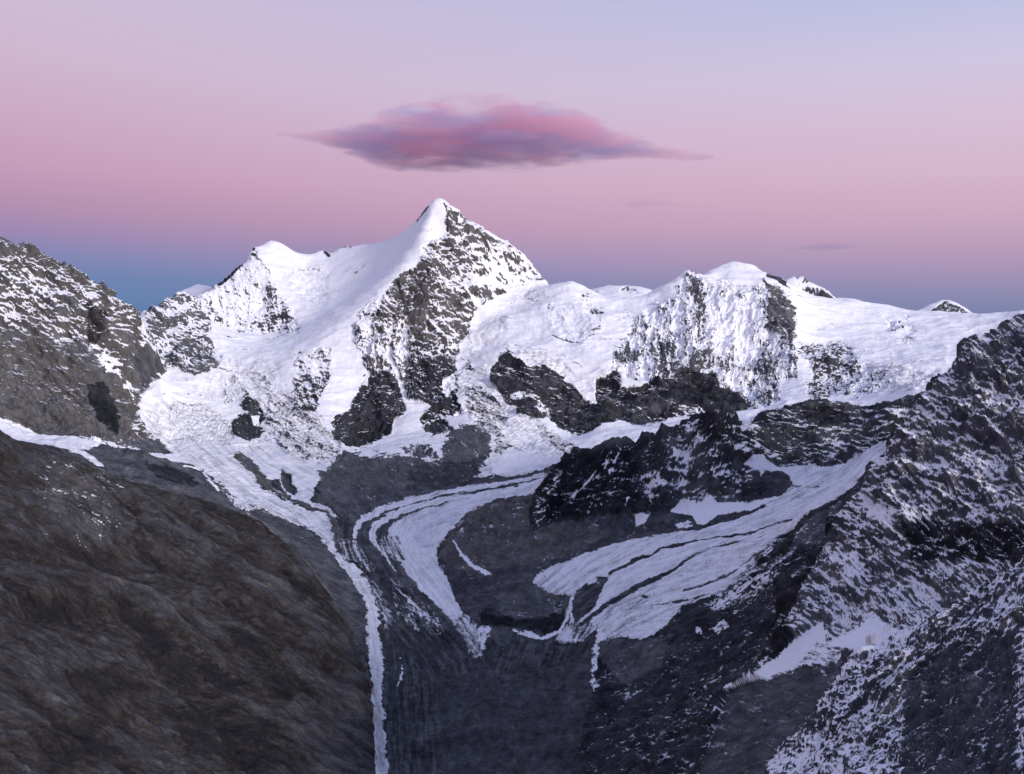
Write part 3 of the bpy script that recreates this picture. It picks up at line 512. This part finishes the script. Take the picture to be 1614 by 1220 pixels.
stroke([(355,808),(385,812),(410,822),(425,838)], 4, (0,3140), 3, 2, T=1.)
stroke([(150,752),(190,790),(230,830),(290,870),(310,878)], 5, (0,3140), 4, 4, T=1.)

stroke([(137,745),(200,795),(290,865),(400,930),(500,1010)], 30, (0,3140), 70, 4, H=55)
stroke([(-50,870),(200,880),(330,905),(450,985),(540,1060)], 30, (0,3140), 60, 4, H=-60, T=.97)
stroke([(-50,930),(200,935),(330,960),(450,1050)], 30, (0,3140), 60, 4, H=45)
stroke([(60,960),(200,975),(270,1050),(330,1100),(380,1200)], 30, (0,3140), 50, 6, H=-70, T=.98)
for g in ([(930,705),(925,760),(905,820)], [(1000,688),(1010,740),(1030,800)], [(1068,668),(1085,720),(1075,800)], [(1178,660),(1150,720),(1180,780)]): stroke(g, 14, (3900,4980), 26, 5, H=-45)
for g in ([(870,752),(868,800)], [(962,703),(965,760),(970,805)], [(1045,683),(1052,740),(1055,795)], [(1130,648),(1120,710),(1125,770)]): stroke(g, 10, (3900,4980), 30, 5, H=35)
for g in ([(1455,640),(1420,750),(1350,850)], [(1500,760),(1400,860),(1330,950)], [(1500,880),(1420,930),(1370,975)]): stroke(g, 16, (0,2720), 50, 8, H=55)
for g in ([(1420,700),(1370,780),(1320,850)], [(1480,830),(1390,890),(1330,970)]): stroke(g, 16, (0,2720), 50, 8, H=-55)

# crevasses and rimayes
for c in ([(325,518),(345,528),(390,536),(430,533),(455,527)], [(330,545),(370,552),(410,548)], [(470,470),(495,474),(515,466)], [(460,430),(485,424),(508,428)], [(345,580),(380,590),(420,585)],
          [(262,600),(290,597),(315,602)], [(240,625),(275,618),(310,622),(345,632)], [(235,640),(270,632),(320,640)], [(760,510),(790,498),(815,502)], [(800,480),(820,470),(850,474)], [(880,530),(900,536),(915,541),(925,540)],
          [(945,533),(965,536),(985,534)], [(1000,505),(1010,512),(1025,508)], [(1290,520),(1310,512),(1325,516)], [(1380,535),(1405,530),(1425,536)], [(1385,590),(1400,580),(1408,572)], [(1410,576),(1440,570),(1477,566)], [(1430,533),(1455,530)], [(1355,562),(1368,552)],
          [(975,505),(990,500),(1003,490)], [(690,355),(672,366)], [(560,430),(575,420),(580,408)], [(535,455),(520,470),(500,478)], [(800,545),(850,550),(890,560),(920,580)], [(960,545),(985,548),(1005,540)]):
    stroke(c, 1.6, FAR, 2.2, 3, F=.72, G=1)

poly([(1176,654),(1200,643),(1240,629),(1280,624),(1276,633),(1240,641),(1205,657),(1190,664)], (5300,6400), 3, 2, F=1, R=.05)
poly([(1318,628),(1345,622),(1360,634),(1352,645),(1335,640)], (5300,6400), 3, 2, F=1, R=.05)
poly([(1385,640),(1420,620),(1480,600),(1700,600),(1700,650),(1440,650)], (5150,6600), 4, 3, F=.98, R=.08)

for p in ([(180,940),(220,960),(260,1010),(300,1050),(340,1085),(280,1075),(230,1040)], [(100,1060),(200,1050),(240,1085),(137,1110)], [(400,1040),(470,1060),(510,1100),(420,1100)], [(480,920),(510,940),(545,1000),(520,990)],
          [(250,1120),(340,1100),(420,1140),(480,1200),(380,1220),(300,1180)], [(50,1150),(150,1130),(200,1190),(80,1210)], [(205,790),(215,805),(230,850),(212,840)]):
    poly(p, (0,3140), 22, 16, T=1.02, R=.3)
poly([(1020,938),(1075,900),(1110,870),(1180,848),(1230,838),(1190,875),(1150,905),(1090,925),(1040,945)], (2700,5100), 10, 5, F=.72, G=.5)
poly([(960,985),(1020,960),(1060,950),(1070,965),(1035,990),(1010,1005),(980,1000)], (2700,5100), 8, 5, F=.72, G=.5)
poly([(880,900),(920,900),(940,915),(905,930),(880,930)], (2700,5100), 6, 5, F=.7)

poly([(690,955),(715,975),(730,966),(752,985),(758,1035),(745,1035),(720,990)], (2700,4000), 8, 4, F=.5, G=.6)
poly([(940,985),(960,955),(1010,940),(1030,960),(1000,990),(960,1010)], (2700,4000), 10, 5, F=.66, G=.7)
poly([(839,919),(870,895),(920,900),(905,935),(872,936)], (2700,4000), 8, 4, F=.8, G=.6)

poly([(1463,492),(1476,482),(1490,474),(1508,482),(1530,496),(1500,500)], (8950,13000), 3, 3, F=.25, R=.6, T=.3)


def paint(names):
    base = dict(F=.97, R=.06, T=.3, A=90., G=0., K=.5, S=.0, H=.0)
    fl = {k: np.full(len(D), base[k], np.float32) for k in names}
    own = np.zeros(len(D), np.int8)
    for op in OPS:
        kind, p, (d0, d1), fe, wob, kw = op[:6]
        if not (set(kw) & set(names)) and 'own' not in kw: continue
        i, w = poly_w(p, fe, wob, d0, d1) if kind == 'p' else stroke_w(p, op[6], fe, wob, d0, d1)
        for k, v in kw.items():
            if k == 'own':
                own[i[w > .5]] = v
            elif k == 'H':
                if k in fl: fl[k][i] += v*w
            elif k == 'T' and k in fl:           # big jumps of rock kind meet at a ragged line, small ones blend
                hard = np.abs(v-fl[k][i]) > .35; ww = np.where(hard, (w > .5).astype(np.float32), w)
                fl[k][i] += (v-fl[k][i])*ww
            elif k == 'A' and k in fl:
                fl[k][i[w > .5]] = v
            elif k in fl:
                fl[k][i] += (v-fl[k][i])*w
    return fl, own

# relief: ribs and gullies along the fall line, broken rock, soft snow, crevassed ice
PY = CY-F0*Z/D
fl, _ = paint(['R', 'A', 'K', 'G', 'S', 'H'])
an = np.radians(fl['A']); ca, sa = np.cos(an), np.sin(an)
us = X*sa+Vv*ca; vs = -X*ca+Vv*sa            # across / along the streaks
us = us + 14*fbm(X, Vv, 90, 3, 41)
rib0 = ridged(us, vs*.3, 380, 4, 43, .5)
rib = ridged(us, vs*.14, 110, 4, 3)
rib2 = ridged(us, vs*.13, 34, 4, 13, .7)
brk = ridged(X*.7+Vv*.2, Vv, 80, 3, 23, .6)*.8+.07+.13*fbm(X*.5+Vv*.25, Vv, 22, 3, 29, .75)
und = fbm(X, Vv, 420, 4, 7)
amp = fl['R']
rough = ridged(X, Vv, 170, 3, 33, .6)*.8+.07+.11*fbm(X*.8+Vv*.3, Vv, 30, 4, 39, .7)
h = amp*(fl['K']*((rib-.35)*62+(rib2-.35)*22)+(1-.5*fl['K'])*(brk-.35)*20+(rough-.35)*40)
fx = us+16*fbm(X, Vv, 90, 3, 47); fy = vs*.55
fc1 = facet(fx, fy, 150, 1); fc2 = facet(fx+20, fy*1.3, 58, 2); fc3 = facet(fx, fy*1.2+50, 24, 3)
h += amp*(1.3-.75*fl['K'])*(fc1*105+fc2*48+fc3*17)+fl['S']*(fc2*22+fc1*40)
h += (1-np.clip(amp*2, 0, 1))*20*(ridged(us*.6, vs, 190, 3, 49, .42)-.35)
h += fl['S']*(rib0-.35)*150+fl['H']
h += (8+14*np.clip(amp, 0, 1))*und*.8
ser = ridged(us*.3+9*fbm(X, Vv, 60, 3, 55), vs*1.3, 34, 5, 57, .6)
h += fl['G']*(ser-.35)*16
near = np.clip(D/5750, .2, 1.25)               # keep relief in proportion close by
def normals(Px, Py_, Pz):
    g = [np.stack([np.gradient(a.reshape(NC, NR), axis=ax).ravel() for a in (Px, Py_, Pz)]) for ax in (0, 1)]
    n_ = np.stack([g[0][1]*g[1][2]-g[0][2]*g[1][1], g[0][2]*g[1][0]-g[0][0]*g[1][2], g[0][0]*g[1][1]-g[0][1]*g[1][0]])
    return n_/np.sqrt((n_*n_).sum(0)+1e-12)
nb = normals(X_, D, Z)
hv = h*near
Xf = X_+nb[0]*hv; Yf = D+nb[1]*hv; Zf = Z+nb[2]*hv
nf_ = normals(Xf, Yf, Zf)
print('relief', time.time()-T0)

PY = CY-F0*Zf/Yf; PX = CX+F0*Xf/Yf
fl, own = paint(['F', 'T', 'G', 'R', 'K', 'A'])
# snow lies in the gullies and on ledges, the ribs stay bare
dzr = -(nf_[2]-nb[2]); dzr = np.clip(dzr/(np.std(dzr[fl['R'] > .3])+1e-6), -2.5, 2.5)
fine = fbm(us, vs*.2, 13, 3, 71, .8)
mid_ = fbm(us, vs*.16, 34, 4, 73, .8)
lay = fbm(X*.5+Vv*.3, Vv, 22, 4, 77, .85)
grit = fbm(us*.9, vs*.45, 8, 3, 79, .9)
s1 = fbm(us, vs*.07, 24, 4, 101, .8); s2 = fbm(us, vs*.12, 9, 3, 103, .9)
wb = 22*fbm(X, Vv, 130, 3, 105)
ub = X*.42+Vv*.91+wb; vb = X*.91-Vv*.42
bed = fbm(vb*.14, ub, 24, 5, 107, .85)
t = fl['K']*((rib-.33)*1.2+(rib2-.33)*1.1+s1*.9+s2*.7)+(1-fl['K'])*((rough-.33)*1.2+bed*.6+s1*.4+s2*.35)+lay*.22+bed*.12+grit*.28+(dzr*.95+fc1*.6+fc2*.5)*(1.25-fl['K'])
FU = us.copy(); FV = (vs*.35).copy(); isf = np.zeros(len(D), np.float32)
for cl, d_ in FLOWS:
    p = np.array(cl, float); i = sub(p[:, 0].min()-90, p[:, 0].max()+90, p[:, 1].min()-60, p[:, 1].max()+60, d_[0], d_[1], PX, PY)
    x = PX[i]+wx[i]; y = PY[i]+wy[i]; bd = np.full(len(i), 1e9, np.float32); bs = bd*0; s0 = 0
    for a_, b_ in zip(p[:-1], p[1:]):
        ex, ey = b_-a_; ll = math.hypot(ex, ey); t_ = np.clip(((x-a_[0])*ex+(y-a_[1])*ey)/ll**2, 0, 1)
        qx = x-a_[0]-t_*ex; qy = y-a_[1]-t_*ey; dd = np.hypot(qx, qy)*np.sign(ex*qy-ey*qx+1e-9)
        m_ = np.abs(dd) < np.abs(bd); bd[m_] = dd[m_]; bs[m_] = s0+t_[m_]*ll; s0 += ll
    ok = (np.abs(bd) < 85) & np.isin(own[i], (0, 6, 7, 8)); FU[i[ok]] = bd[ok]*4; FV[i[ok]] = bs[ok]*.5; isf[i[ok]] = 1
tf = fbm(FU, FV, 22, 5, 97, .8)*.8+lay*.3+.2*np.clip(fbm(FU*.16, FV*7+FU*.25, 20, 3, 95, .7)-.2, 0, 2)
sel = fl['R'] > .3
t = (t-t[sel].mean())/t[sel].std()
t = np.where(isf*(fl['R'] < .15) > 0, tf*1.3, t)
tu = .5*(1+np.tanh(.8*t))
Fe = fl['F']+.22*fl['F']*(1-fl['F'])
Fe = np.clip(Fe, 0, 1); wd = .06+(.40+.22*(D < 5000))*np.minimum(1, 3.2*Fe*(1-Fe))
snow = np.clip((Fe*1.10-.06-tu)/wd+.5, 0, 1)
# glacier ice: dirt bands and crevasse lines
band_ = fbm(FU, FV, 26, 4, 91, .75)
crev = fbm(FU*.16, FV*7+FU*.25, 20, 3, 95, .7)
tone_f = isf*.34*band_+.08*bed
ln = lambda fu, fv, lam, sd_, w_: np.clip(1-np.abs(fbm(fu, fv, lam, 2, sd_, .4))/w_, 0, 1)
lines = np.maximum(ln(FU, FV*.3, 34, 111, .07), np.maximum(ln(FU, FV*.4, 17, 115, .09)*.8, ln(FU*.3+FV*2, FV*3.+FU*.35, 34, 119, .06)*.7*smooth(fbm(X, Vv, 240, 2, 121)*2)))
icy = isf*(fl['R'] < .15)
dirt = 1.2*lines*np.clip(.35+.6*fbm(FU, FV, 120, 2, 123), 0, 1)*icy+np.clip((fl['G']+.12*isf)*(.15+1.1*band_+.6*np.clip(crev-.1, 0, 1)+.6*(ser-.3)), 0, 1)
snow = np.where(isf*(fl['F'] > .5) > 0, np.clip(snow-.5*np.clip(band_-.75, 0, 1)*(fl['G']+.3)*3, 0, 1), snow)
tone = np.clip(fl['T']+tone_f+-(rib0-.35)*.10*(own == 9)+(.16-.11*(own == 9))*(fbm(X, Vv, 260, 5, 63)+fbm(us, vs*.45, 60, 6, 64, .75)), 0, 1)  # hillside gullies toned darker: relief shade put into the rock colour
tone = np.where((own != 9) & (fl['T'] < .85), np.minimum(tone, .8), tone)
sval = np.clip(.5+.42*fbm(us, vs*.3, 60, 6, 83, .75), 0, 1)
surf = np.stack([X*.01, Vv*.01, near], 1).astype(np.float32)
print('cover', time.time()-T0)

# ------------------------------------------------------------------ materials
def land_material(name):
    m_ = bpy.data.materials.new(name); m_.use_nodes = True
    t_ = m_.node_tree; t_.nodes.clear(); n = t_.nodes.new; l = t_.links.new
    def M(op, a, b=None, c=None, clamp=False):
        q = n('ShaderNodeMath'); q.operation = op; q.use_clamp = clamp
        for i, v in enumerate((a, b, c)):
            if v is None: continue
            if isinstance(v, (int, float)): q.inputs[i].default_value = v
            else: l(v, q.inputs[i])
        return q.outputs[0]
    def MIX(f, a, b):
        q = n('ShaderNodeMix'); q.data_type = 'RGBA'
        for nm, v in (('Factor', f), ('A', a), ('B', b)):
            if isinstance(v, tuple): q.inputs[nm].default_value = v
            elif isinstance(v, float): q.inputs[nm].default_value = v
            else: l(v, q.inputs[nm])
        return q.outputs['Result']
    at = n('ShaderNodeAttribute'); at.attribute_name = 'cover'
    sp = n('ShaderNodeSeparateColor'); l(at.outputs['Color'], sp.inputs[0])
    at2 = n('ShaderNodeAttribute'); at2.attribute_name = 'grain'
    sf = n('ShaderNodeAttribute'); sf.attribute_name = 'surf'
    def NZ(scale, det, rough=.6):
        q = n('ShaderNodeTexNoise'); l(sf.outputs['Vector'], q.inputs['Vector'])
        q.inputs['Scale'].default_value = scale; q.inputs['Detail'].default_value = det; q.inputs['Roughness'].default_value = rough
        return q.outputs['Fac']
    nf = NZ(14, 4, .7); nm = NZ(1.6, 7, .65)
    s = M('ADD', sp.outputs[0], M('MULTIPLY', M('SUBTRACT', nf, .5), 1.1))
    q = n('ShaderNodeMapRange'); q.interpolation_type = 'SMOOTHSTEP'; l(s, q.inputs[0]); q.inputs[1].default_value = .18; q.inputs[2].default_value = .82
    snowf = q.outputs[0]
    ramp = n('ShaderNodeValToRGB'); e = ramp.color_ramp.elements
    e[0].position = 0; e[0].color = (.016, .017, .022, 1); e[1].position = 1; e[1].color = (.017, .016, .018, 1)
    q = e.new(.93); q.color = (.037, .031, .028, 1); q = e.new(.87); q.color = (.050, .051, .057, 1)
    q = e.new(.13); q.color = (.034, .035, .041, 1)
    q = e.new(.3); q.color = (.050, .052, .060, 1)
    q = e.new(.55); q.color = (.100, .104, .112, 1)
    q = e.new(.76); q.color = (.100, .091, .085, 1)
    l(sp.outputs[1], ramp.inputs[0])
    var = M('ADD', M('MULTIPLY_ADD', nf, 2.4, -.65), M('MULTIPLY', at2.outputs['Fac'], 1.3))
    var = M('MULTIPLY', M('ADD', var, -.1), M('ADD', .45, M('MULTIPLY', nm, 1.1)))
    rock = n('ShaderNodeVectorMath'); rock.operation = 'SCALE'; l(ramp.outputs[0], rock.inputs[0]); l(var, rock.inputs['Scale'])
    sn = MIX(M('MULTIPLY', nm, .5), (.90, .90, .92, 1), (.80, .82, .86, 1))
    dty = M('MULTIPLY', sp.outputs[2], M('ADD', .35, nf), clamp=True)
    sn = MIX(dty, sn, (.28, .285, .29, 1))
    col = MIX(snowf, rock.outputs[0], sn)
    b = n('ShaderNodeBsdfPrincipled'); l(col, b.inputs['Base Color'])
    l(M('MULTIPLY_ADD', snowf, -.15, .9), b.inputs['Roughness']); b.inputs['Specular IOR Level'].default_value = .15
    bm = n('ShaderNodeBump'); sx = n('ShaderNodeSeparateXYZ'); l(sf.outputs['Vector'], sx.inputs[0]); l(M('MULTIPLY', sx.outputs[2], 13.0), bm.inputs['Distance'])
    l(M('MULTIPLY_ADD', snowf, -.6, .7), bm.inputs['Strength']); l(NZ(5, 8, .7), bm.inputs['Height']); l(bm.outputs[0], b.inputs['Normal'])
    o = n('ShaderNodeOutputMaterial'); l(b.outputs[0], o.inputs[0])
    return m_
MAT = land_material('rock_and_snow')

# ------------------------------------------------------------------ meshes, one per landform
co = np.empty((len(D), 3), np.float32); co[:, 0] = Xf; co[:, 1] = Yf; co[:, 2] = Zf
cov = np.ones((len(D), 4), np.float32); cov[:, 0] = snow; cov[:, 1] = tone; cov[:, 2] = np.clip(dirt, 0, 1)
vid = np.arange(NC*NR, dtype=np.int32).reshape(NC, NR)
quads = np.stack([vid[:-1, :-1], vid[1:, :-1], vid[1:, 1:], vid[:-1, 1:]], -1).reshape(-1, 4)
fo = own[quads[:, 0]]
def land(k, name, label):
    q_ = quads[fo == k]
    if len(q_) == 0: print('EMPTY', name); return
    used = np.zeros(len(D), bool); used[q_.ravel()] = True
    remap = np.cumsum(used).astype(np.int32)-1
    c_ = co[used]; me = bpy.data.meshes.new(name)
    me.vertices.add(len(c_)); me.vertices.foreach_set('co', c_.ravel())
    f_ = remap[q_].astype(np.int32)
    me.loops.add(f_.size); me.loops.foreach_set('vertex_index', f_.ravel())
    me.polygons.add(len(f_)); me.polygons.foreach_set('loop_start', np.arange(0, f_.size, 4, dtype=np.int32))
    me.update(calc_edges=False)
    me.polygons.foreach_set('use_smooth', np.ones(len(f_), bool))
    a = me.attributes.new('cover', 'FLOAT_COLOR', 'POINT'); a.data.foreach_set('color', cov[used].ravel())
    a = me.attributes.new('grain', 'FLOAT', 'POINT'); a.data.foreach_set('value', sval[used])
    a = me.attributes.new('surf', 'FLOAT_VECTOR', 'POINT'); a.data.foreach_set('vector', surf[used].ravel())
    me.materials.append(MAT); me.update()
    o = bpy.data.objects.new(name, me); C.objects.link(o)
    o['label'] = label; o['kind'] = 'structure'
    return o
LANDS = {0: ('valley_floor', 'grey rubble covered valley floor between the glaciers'),
 1: ('pyramid_peak', 'tallest pointed pyramid peak with a white snow ridge on its summit'),
 2: ('snow_dome', 'rounded white snow dome summit left of the pyramid peak'),
 3: ('rocky_mountain', 'brown rocky mountain at the left edge, dusted with snow'),
 4: ('snow_wall', 'broad fluted snow and rock wall right of the pyramid peak'),
 5: ('rock_ridge', 'black rock ridge standing between the central and right glaciers'),
 6: ('glacier', 'narrow white glacier winding down the left side of the valley'),
 7: ('glacier', 'curving glacier with dark stripes below the pyramid peak'),
 8: ('glacier', 'broad striped glacier descending on the right'),
 9: ('hillside', 'smooth dark brown hillside in the left foreground'),
 10: ('crag_slope', 'snow dusted dark crags rising at the right edge'),
 11: ('mountain_slope', 'dark slope between the right glacier and the snowy crags'),
 12: ('crag_slope', 'nearest snow streaked crag in the lower right corner'),
 13: ('rock_band', 'folded dark rock band above the right glacier'),
 14: ('scree_slope', 'grey scree slope behind the brown hillside'),
 15: ('scree_slope', 'grey scree fan at the foot of the pyramid peak')}
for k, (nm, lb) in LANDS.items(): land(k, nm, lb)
print('meshes', time.time()-T0)

# lowland far behind the mountains, out to the horizon
me = bpy.data.meshes.new('ground'); s_ = 180000
me.from_pydata([(-s_, -s_, -1600), (s_, -s_, -1600), (s_, s_, -1600), (-s_, s_, -1600)], [], [(0, 1, 2, 3)])
gm = bpy.data.materials.new('lowland'); gm.use_nodes = True
b = gm.node_tree.nodes['Principled BSDF']; b.inputs['Roughness'].default_value = .95
nz = gm.node_tree.nodes.new('ShaderNodeTexNoise'); nz.inputs['Scale'].default_value = 40; nz.inputs['Detail'].default_value = 8
rp = gm.node_tree.nodes.new('ShaderNodeValToRGB'); rp.color_ramp.elements[0].color = (.04, .05, .05, 1); rp.color_ramp.elements[1].color = (.12, .13, .13, 1)
gm.node_tree.links.new(nz.outputs[0], rp.inputs[0]); gm.node_tree.links.new(rp.outputs[0], b.inputs['Base Color'])
me.materials.append(gm)
o = bpy.data.objects.new('ground', me); C.objects.link(o); o['kind'] = 'structure'; o['label'] = 'dark lowland beyond the mountains'

# ------------------------------------------------------------------ clouds: real volumes far beyond the peaks
def cloud(name, label, dist, ctr, halfw, depth, cen, thick, dens, warm, seed):
    """ctr = (column, row); cen / thick: lists of (t, rows) along the length; a lens of vapour"""
    k = dist/F0
    w_ = halfw*k; tmax = max(v for _, v in thick)*k; cmax = max(abs(v) for _, v in cen)*k
    hz = tmax*1.25+cmax
    bm_v = []; bm_f = []; nu, nv = 40, 18
    for i in range(nu+1):
        t = i/nu; th = np.interp(t, [a for a, _ in thick], [b for _, b in thick])*k*1.25+20; ce = -np.interp(t, [a for a, _ in cen], [b for _, b in cen])*k
        for j in range(nv):
            a = 2*math.pi*j/nv
            bm_v.append(((2*t-1)*w_, math.cos(a)*depth*(th/(tmax*1.25+20)), ce+math.sin(a)*th))
    for i in range(nu):
        for j in range(nv):
            bm_f.append((i*nv+j, (i+1)*nv+j, (i+1)*nv+(j+1) % nv, i*nv+(j+1) % nv))
    bm_f.append(tuple(range(nv))); bm_f.append(tuple(nu*nv+j for j in range(nv))[::-1])
    me = bpy.data.meshes.new(name); me.from_pydata(bm_v, [], bm_f); me.update()
    import bmesh
    bm = bmesh.new(); bm.from_mesh(me); bmesh.ops.recalc_face_normals(bm, faces=bm.faces); bm.to_mesh(me); bm.free()
    m_ = bpy.data.materials.new(name+'_vapour'); m_.use_nodes = True; t_ = m_.node_tree; t_.nodes.clear(); n = t_.nodes.new; l = t_.links.new
    def M(op, a, b=None, c=None, clamp=False):
        q = n('ShaderNodeMath'); q.operation = op; q.use_clamp = clamp
        for i, v in enumerate((a, b, c)):
            if v is None: continue
            if isinstance(v, (int, float)): q.inputs[i].default_value = v
            else: l(v, q.inputs[i])
        return q.outputs[0]
    def curve(x, ps, lo, hi):
        q = n('ShaderNodeFloatCurve'); c = q.mapping.curves[0]
        ps = [(a, (v-lo)/(hi-lo)) for a, v in ps]
        c.points[0].location = ps[0]; c.points[1].location = ps[-1]
        for p in ps[1:-1]: c.points.new(*p)
        q.mapping.update(); l(x, q.inputs['Value']); return M('MULTIPLY_ADD', q.outputs[0], hi-lo, lo)
    tcn = n('ShaderNodeTexCoord'); sp = n('ShaderNodeSeparateXYZ'); l(tcn.outputs['Object'], sp.inputs[0])
    t = M('MULTIPLY_ADD', sp.outputs[0], .5/w_, .5, clamp=True)
    def NZ(sx, sy, sz, scale, det, rough=.6, off=0.):
        mp = n('ShaderNodeMapping'); mp.inputs['Scale'].default_value = (sx, sy, sz); mp.inputs['Location'].default_value = (off, seed, off)
        mp.inputs['Rotation'].default_value = (0, R(7), 0)
        l(tcn.outputs['Object'], mp.inputs[0]); q = n('ShaderNodeTexNoise'); q.inputs['Scale'].default_value = scale
        q.inputs['Detail'].default_value = det; q.inputs['Roughness'].default_value = rough; l(mp.outputs[0], q.inputs['Vector']); return q.outputs['Fac']
    n1 = NZ(.35, .5, 1.6, .0030, 8, .68); n2 = NZ(.16, .2, 2.2, .0034, 5, .6, 40.)
    ce = M('MULTIPLY', curve(t, cen, -60, 60), -k); th = M('MULTIPLY', curve(t, thick, 0, 70), k)
    th = M('MAXIMUM', th, 15.)
    rz = M('DIVIDE', M('SUBTRACT', sp.outputs[2], ce), th)
    ry = M('DIVIDE', sp.outputs[1], M('MULTIPLY', th, depth/tmax))
    rr = M('POWER', M('ADD', M('MULTIPLY', rz, rz), M('MULTIPLY', ry, ry)), .5)
    d = M('SUBTRACT', 1.0, rr)
    d = M('ADD', d, M('MULTIPLY', M('SUBTRACT', n1, .53), 3.0))
    d = M('MULTIPLY', d, 2.4, clamp=True)
    fall = M('MULTIPLY', M('SUBTRACT', 1.22, rr), 5., clamp=True)
    d = M('MULTIPLY', M('MULTIPLY', d, fall), dens)
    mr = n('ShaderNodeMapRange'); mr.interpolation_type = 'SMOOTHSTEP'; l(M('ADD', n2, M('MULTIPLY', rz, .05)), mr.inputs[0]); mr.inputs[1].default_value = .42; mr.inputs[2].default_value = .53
    mx = n('ShaderNodeMix'); mx.data_type = 'RGBA'; l(mr.outputs[0], mx.inputs['Factor']); mx.inputs['A'].default_value = (.54, .54, .78, 1); mx.inputs['B'].default_value = warm  # noise bands paint warm-lit and shaded parts into the vapour colour
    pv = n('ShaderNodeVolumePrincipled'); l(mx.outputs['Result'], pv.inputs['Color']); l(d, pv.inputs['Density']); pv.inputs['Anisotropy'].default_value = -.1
    o_ = n('ShaderNodeOutputMaterial'); l(pv.outputs[0], o_.inputs['Volume'])
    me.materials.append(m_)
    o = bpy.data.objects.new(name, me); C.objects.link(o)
    o.location = ((ctr[0]-CX)*k, dist, (CY-ctr[1])*k)
    o['label'] = label; o['category'] = 'cloud'
    return o
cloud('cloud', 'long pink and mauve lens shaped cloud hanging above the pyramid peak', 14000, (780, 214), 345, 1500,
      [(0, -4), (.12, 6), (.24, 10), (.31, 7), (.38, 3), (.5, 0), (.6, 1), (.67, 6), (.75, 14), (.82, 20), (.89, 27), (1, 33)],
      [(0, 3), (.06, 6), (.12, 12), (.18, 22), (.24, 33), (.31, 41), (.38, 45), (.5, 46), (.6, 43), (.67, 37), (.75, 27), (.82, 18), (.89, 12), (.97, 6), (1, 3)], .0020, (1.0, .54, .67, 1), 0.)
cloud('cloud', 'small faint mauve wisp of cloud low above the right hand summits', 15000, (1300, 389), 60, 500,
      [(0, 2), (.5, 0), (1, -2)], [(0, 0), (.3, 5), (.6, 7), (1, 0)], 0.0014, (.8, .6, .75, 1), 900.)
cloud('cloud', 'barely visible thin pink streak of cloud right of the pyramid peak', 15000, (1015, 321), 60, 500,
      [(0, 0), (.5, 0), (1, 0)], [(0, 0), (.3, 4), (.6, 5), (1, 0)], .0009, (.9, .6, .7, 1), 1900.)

print('done', time.time()-T0)
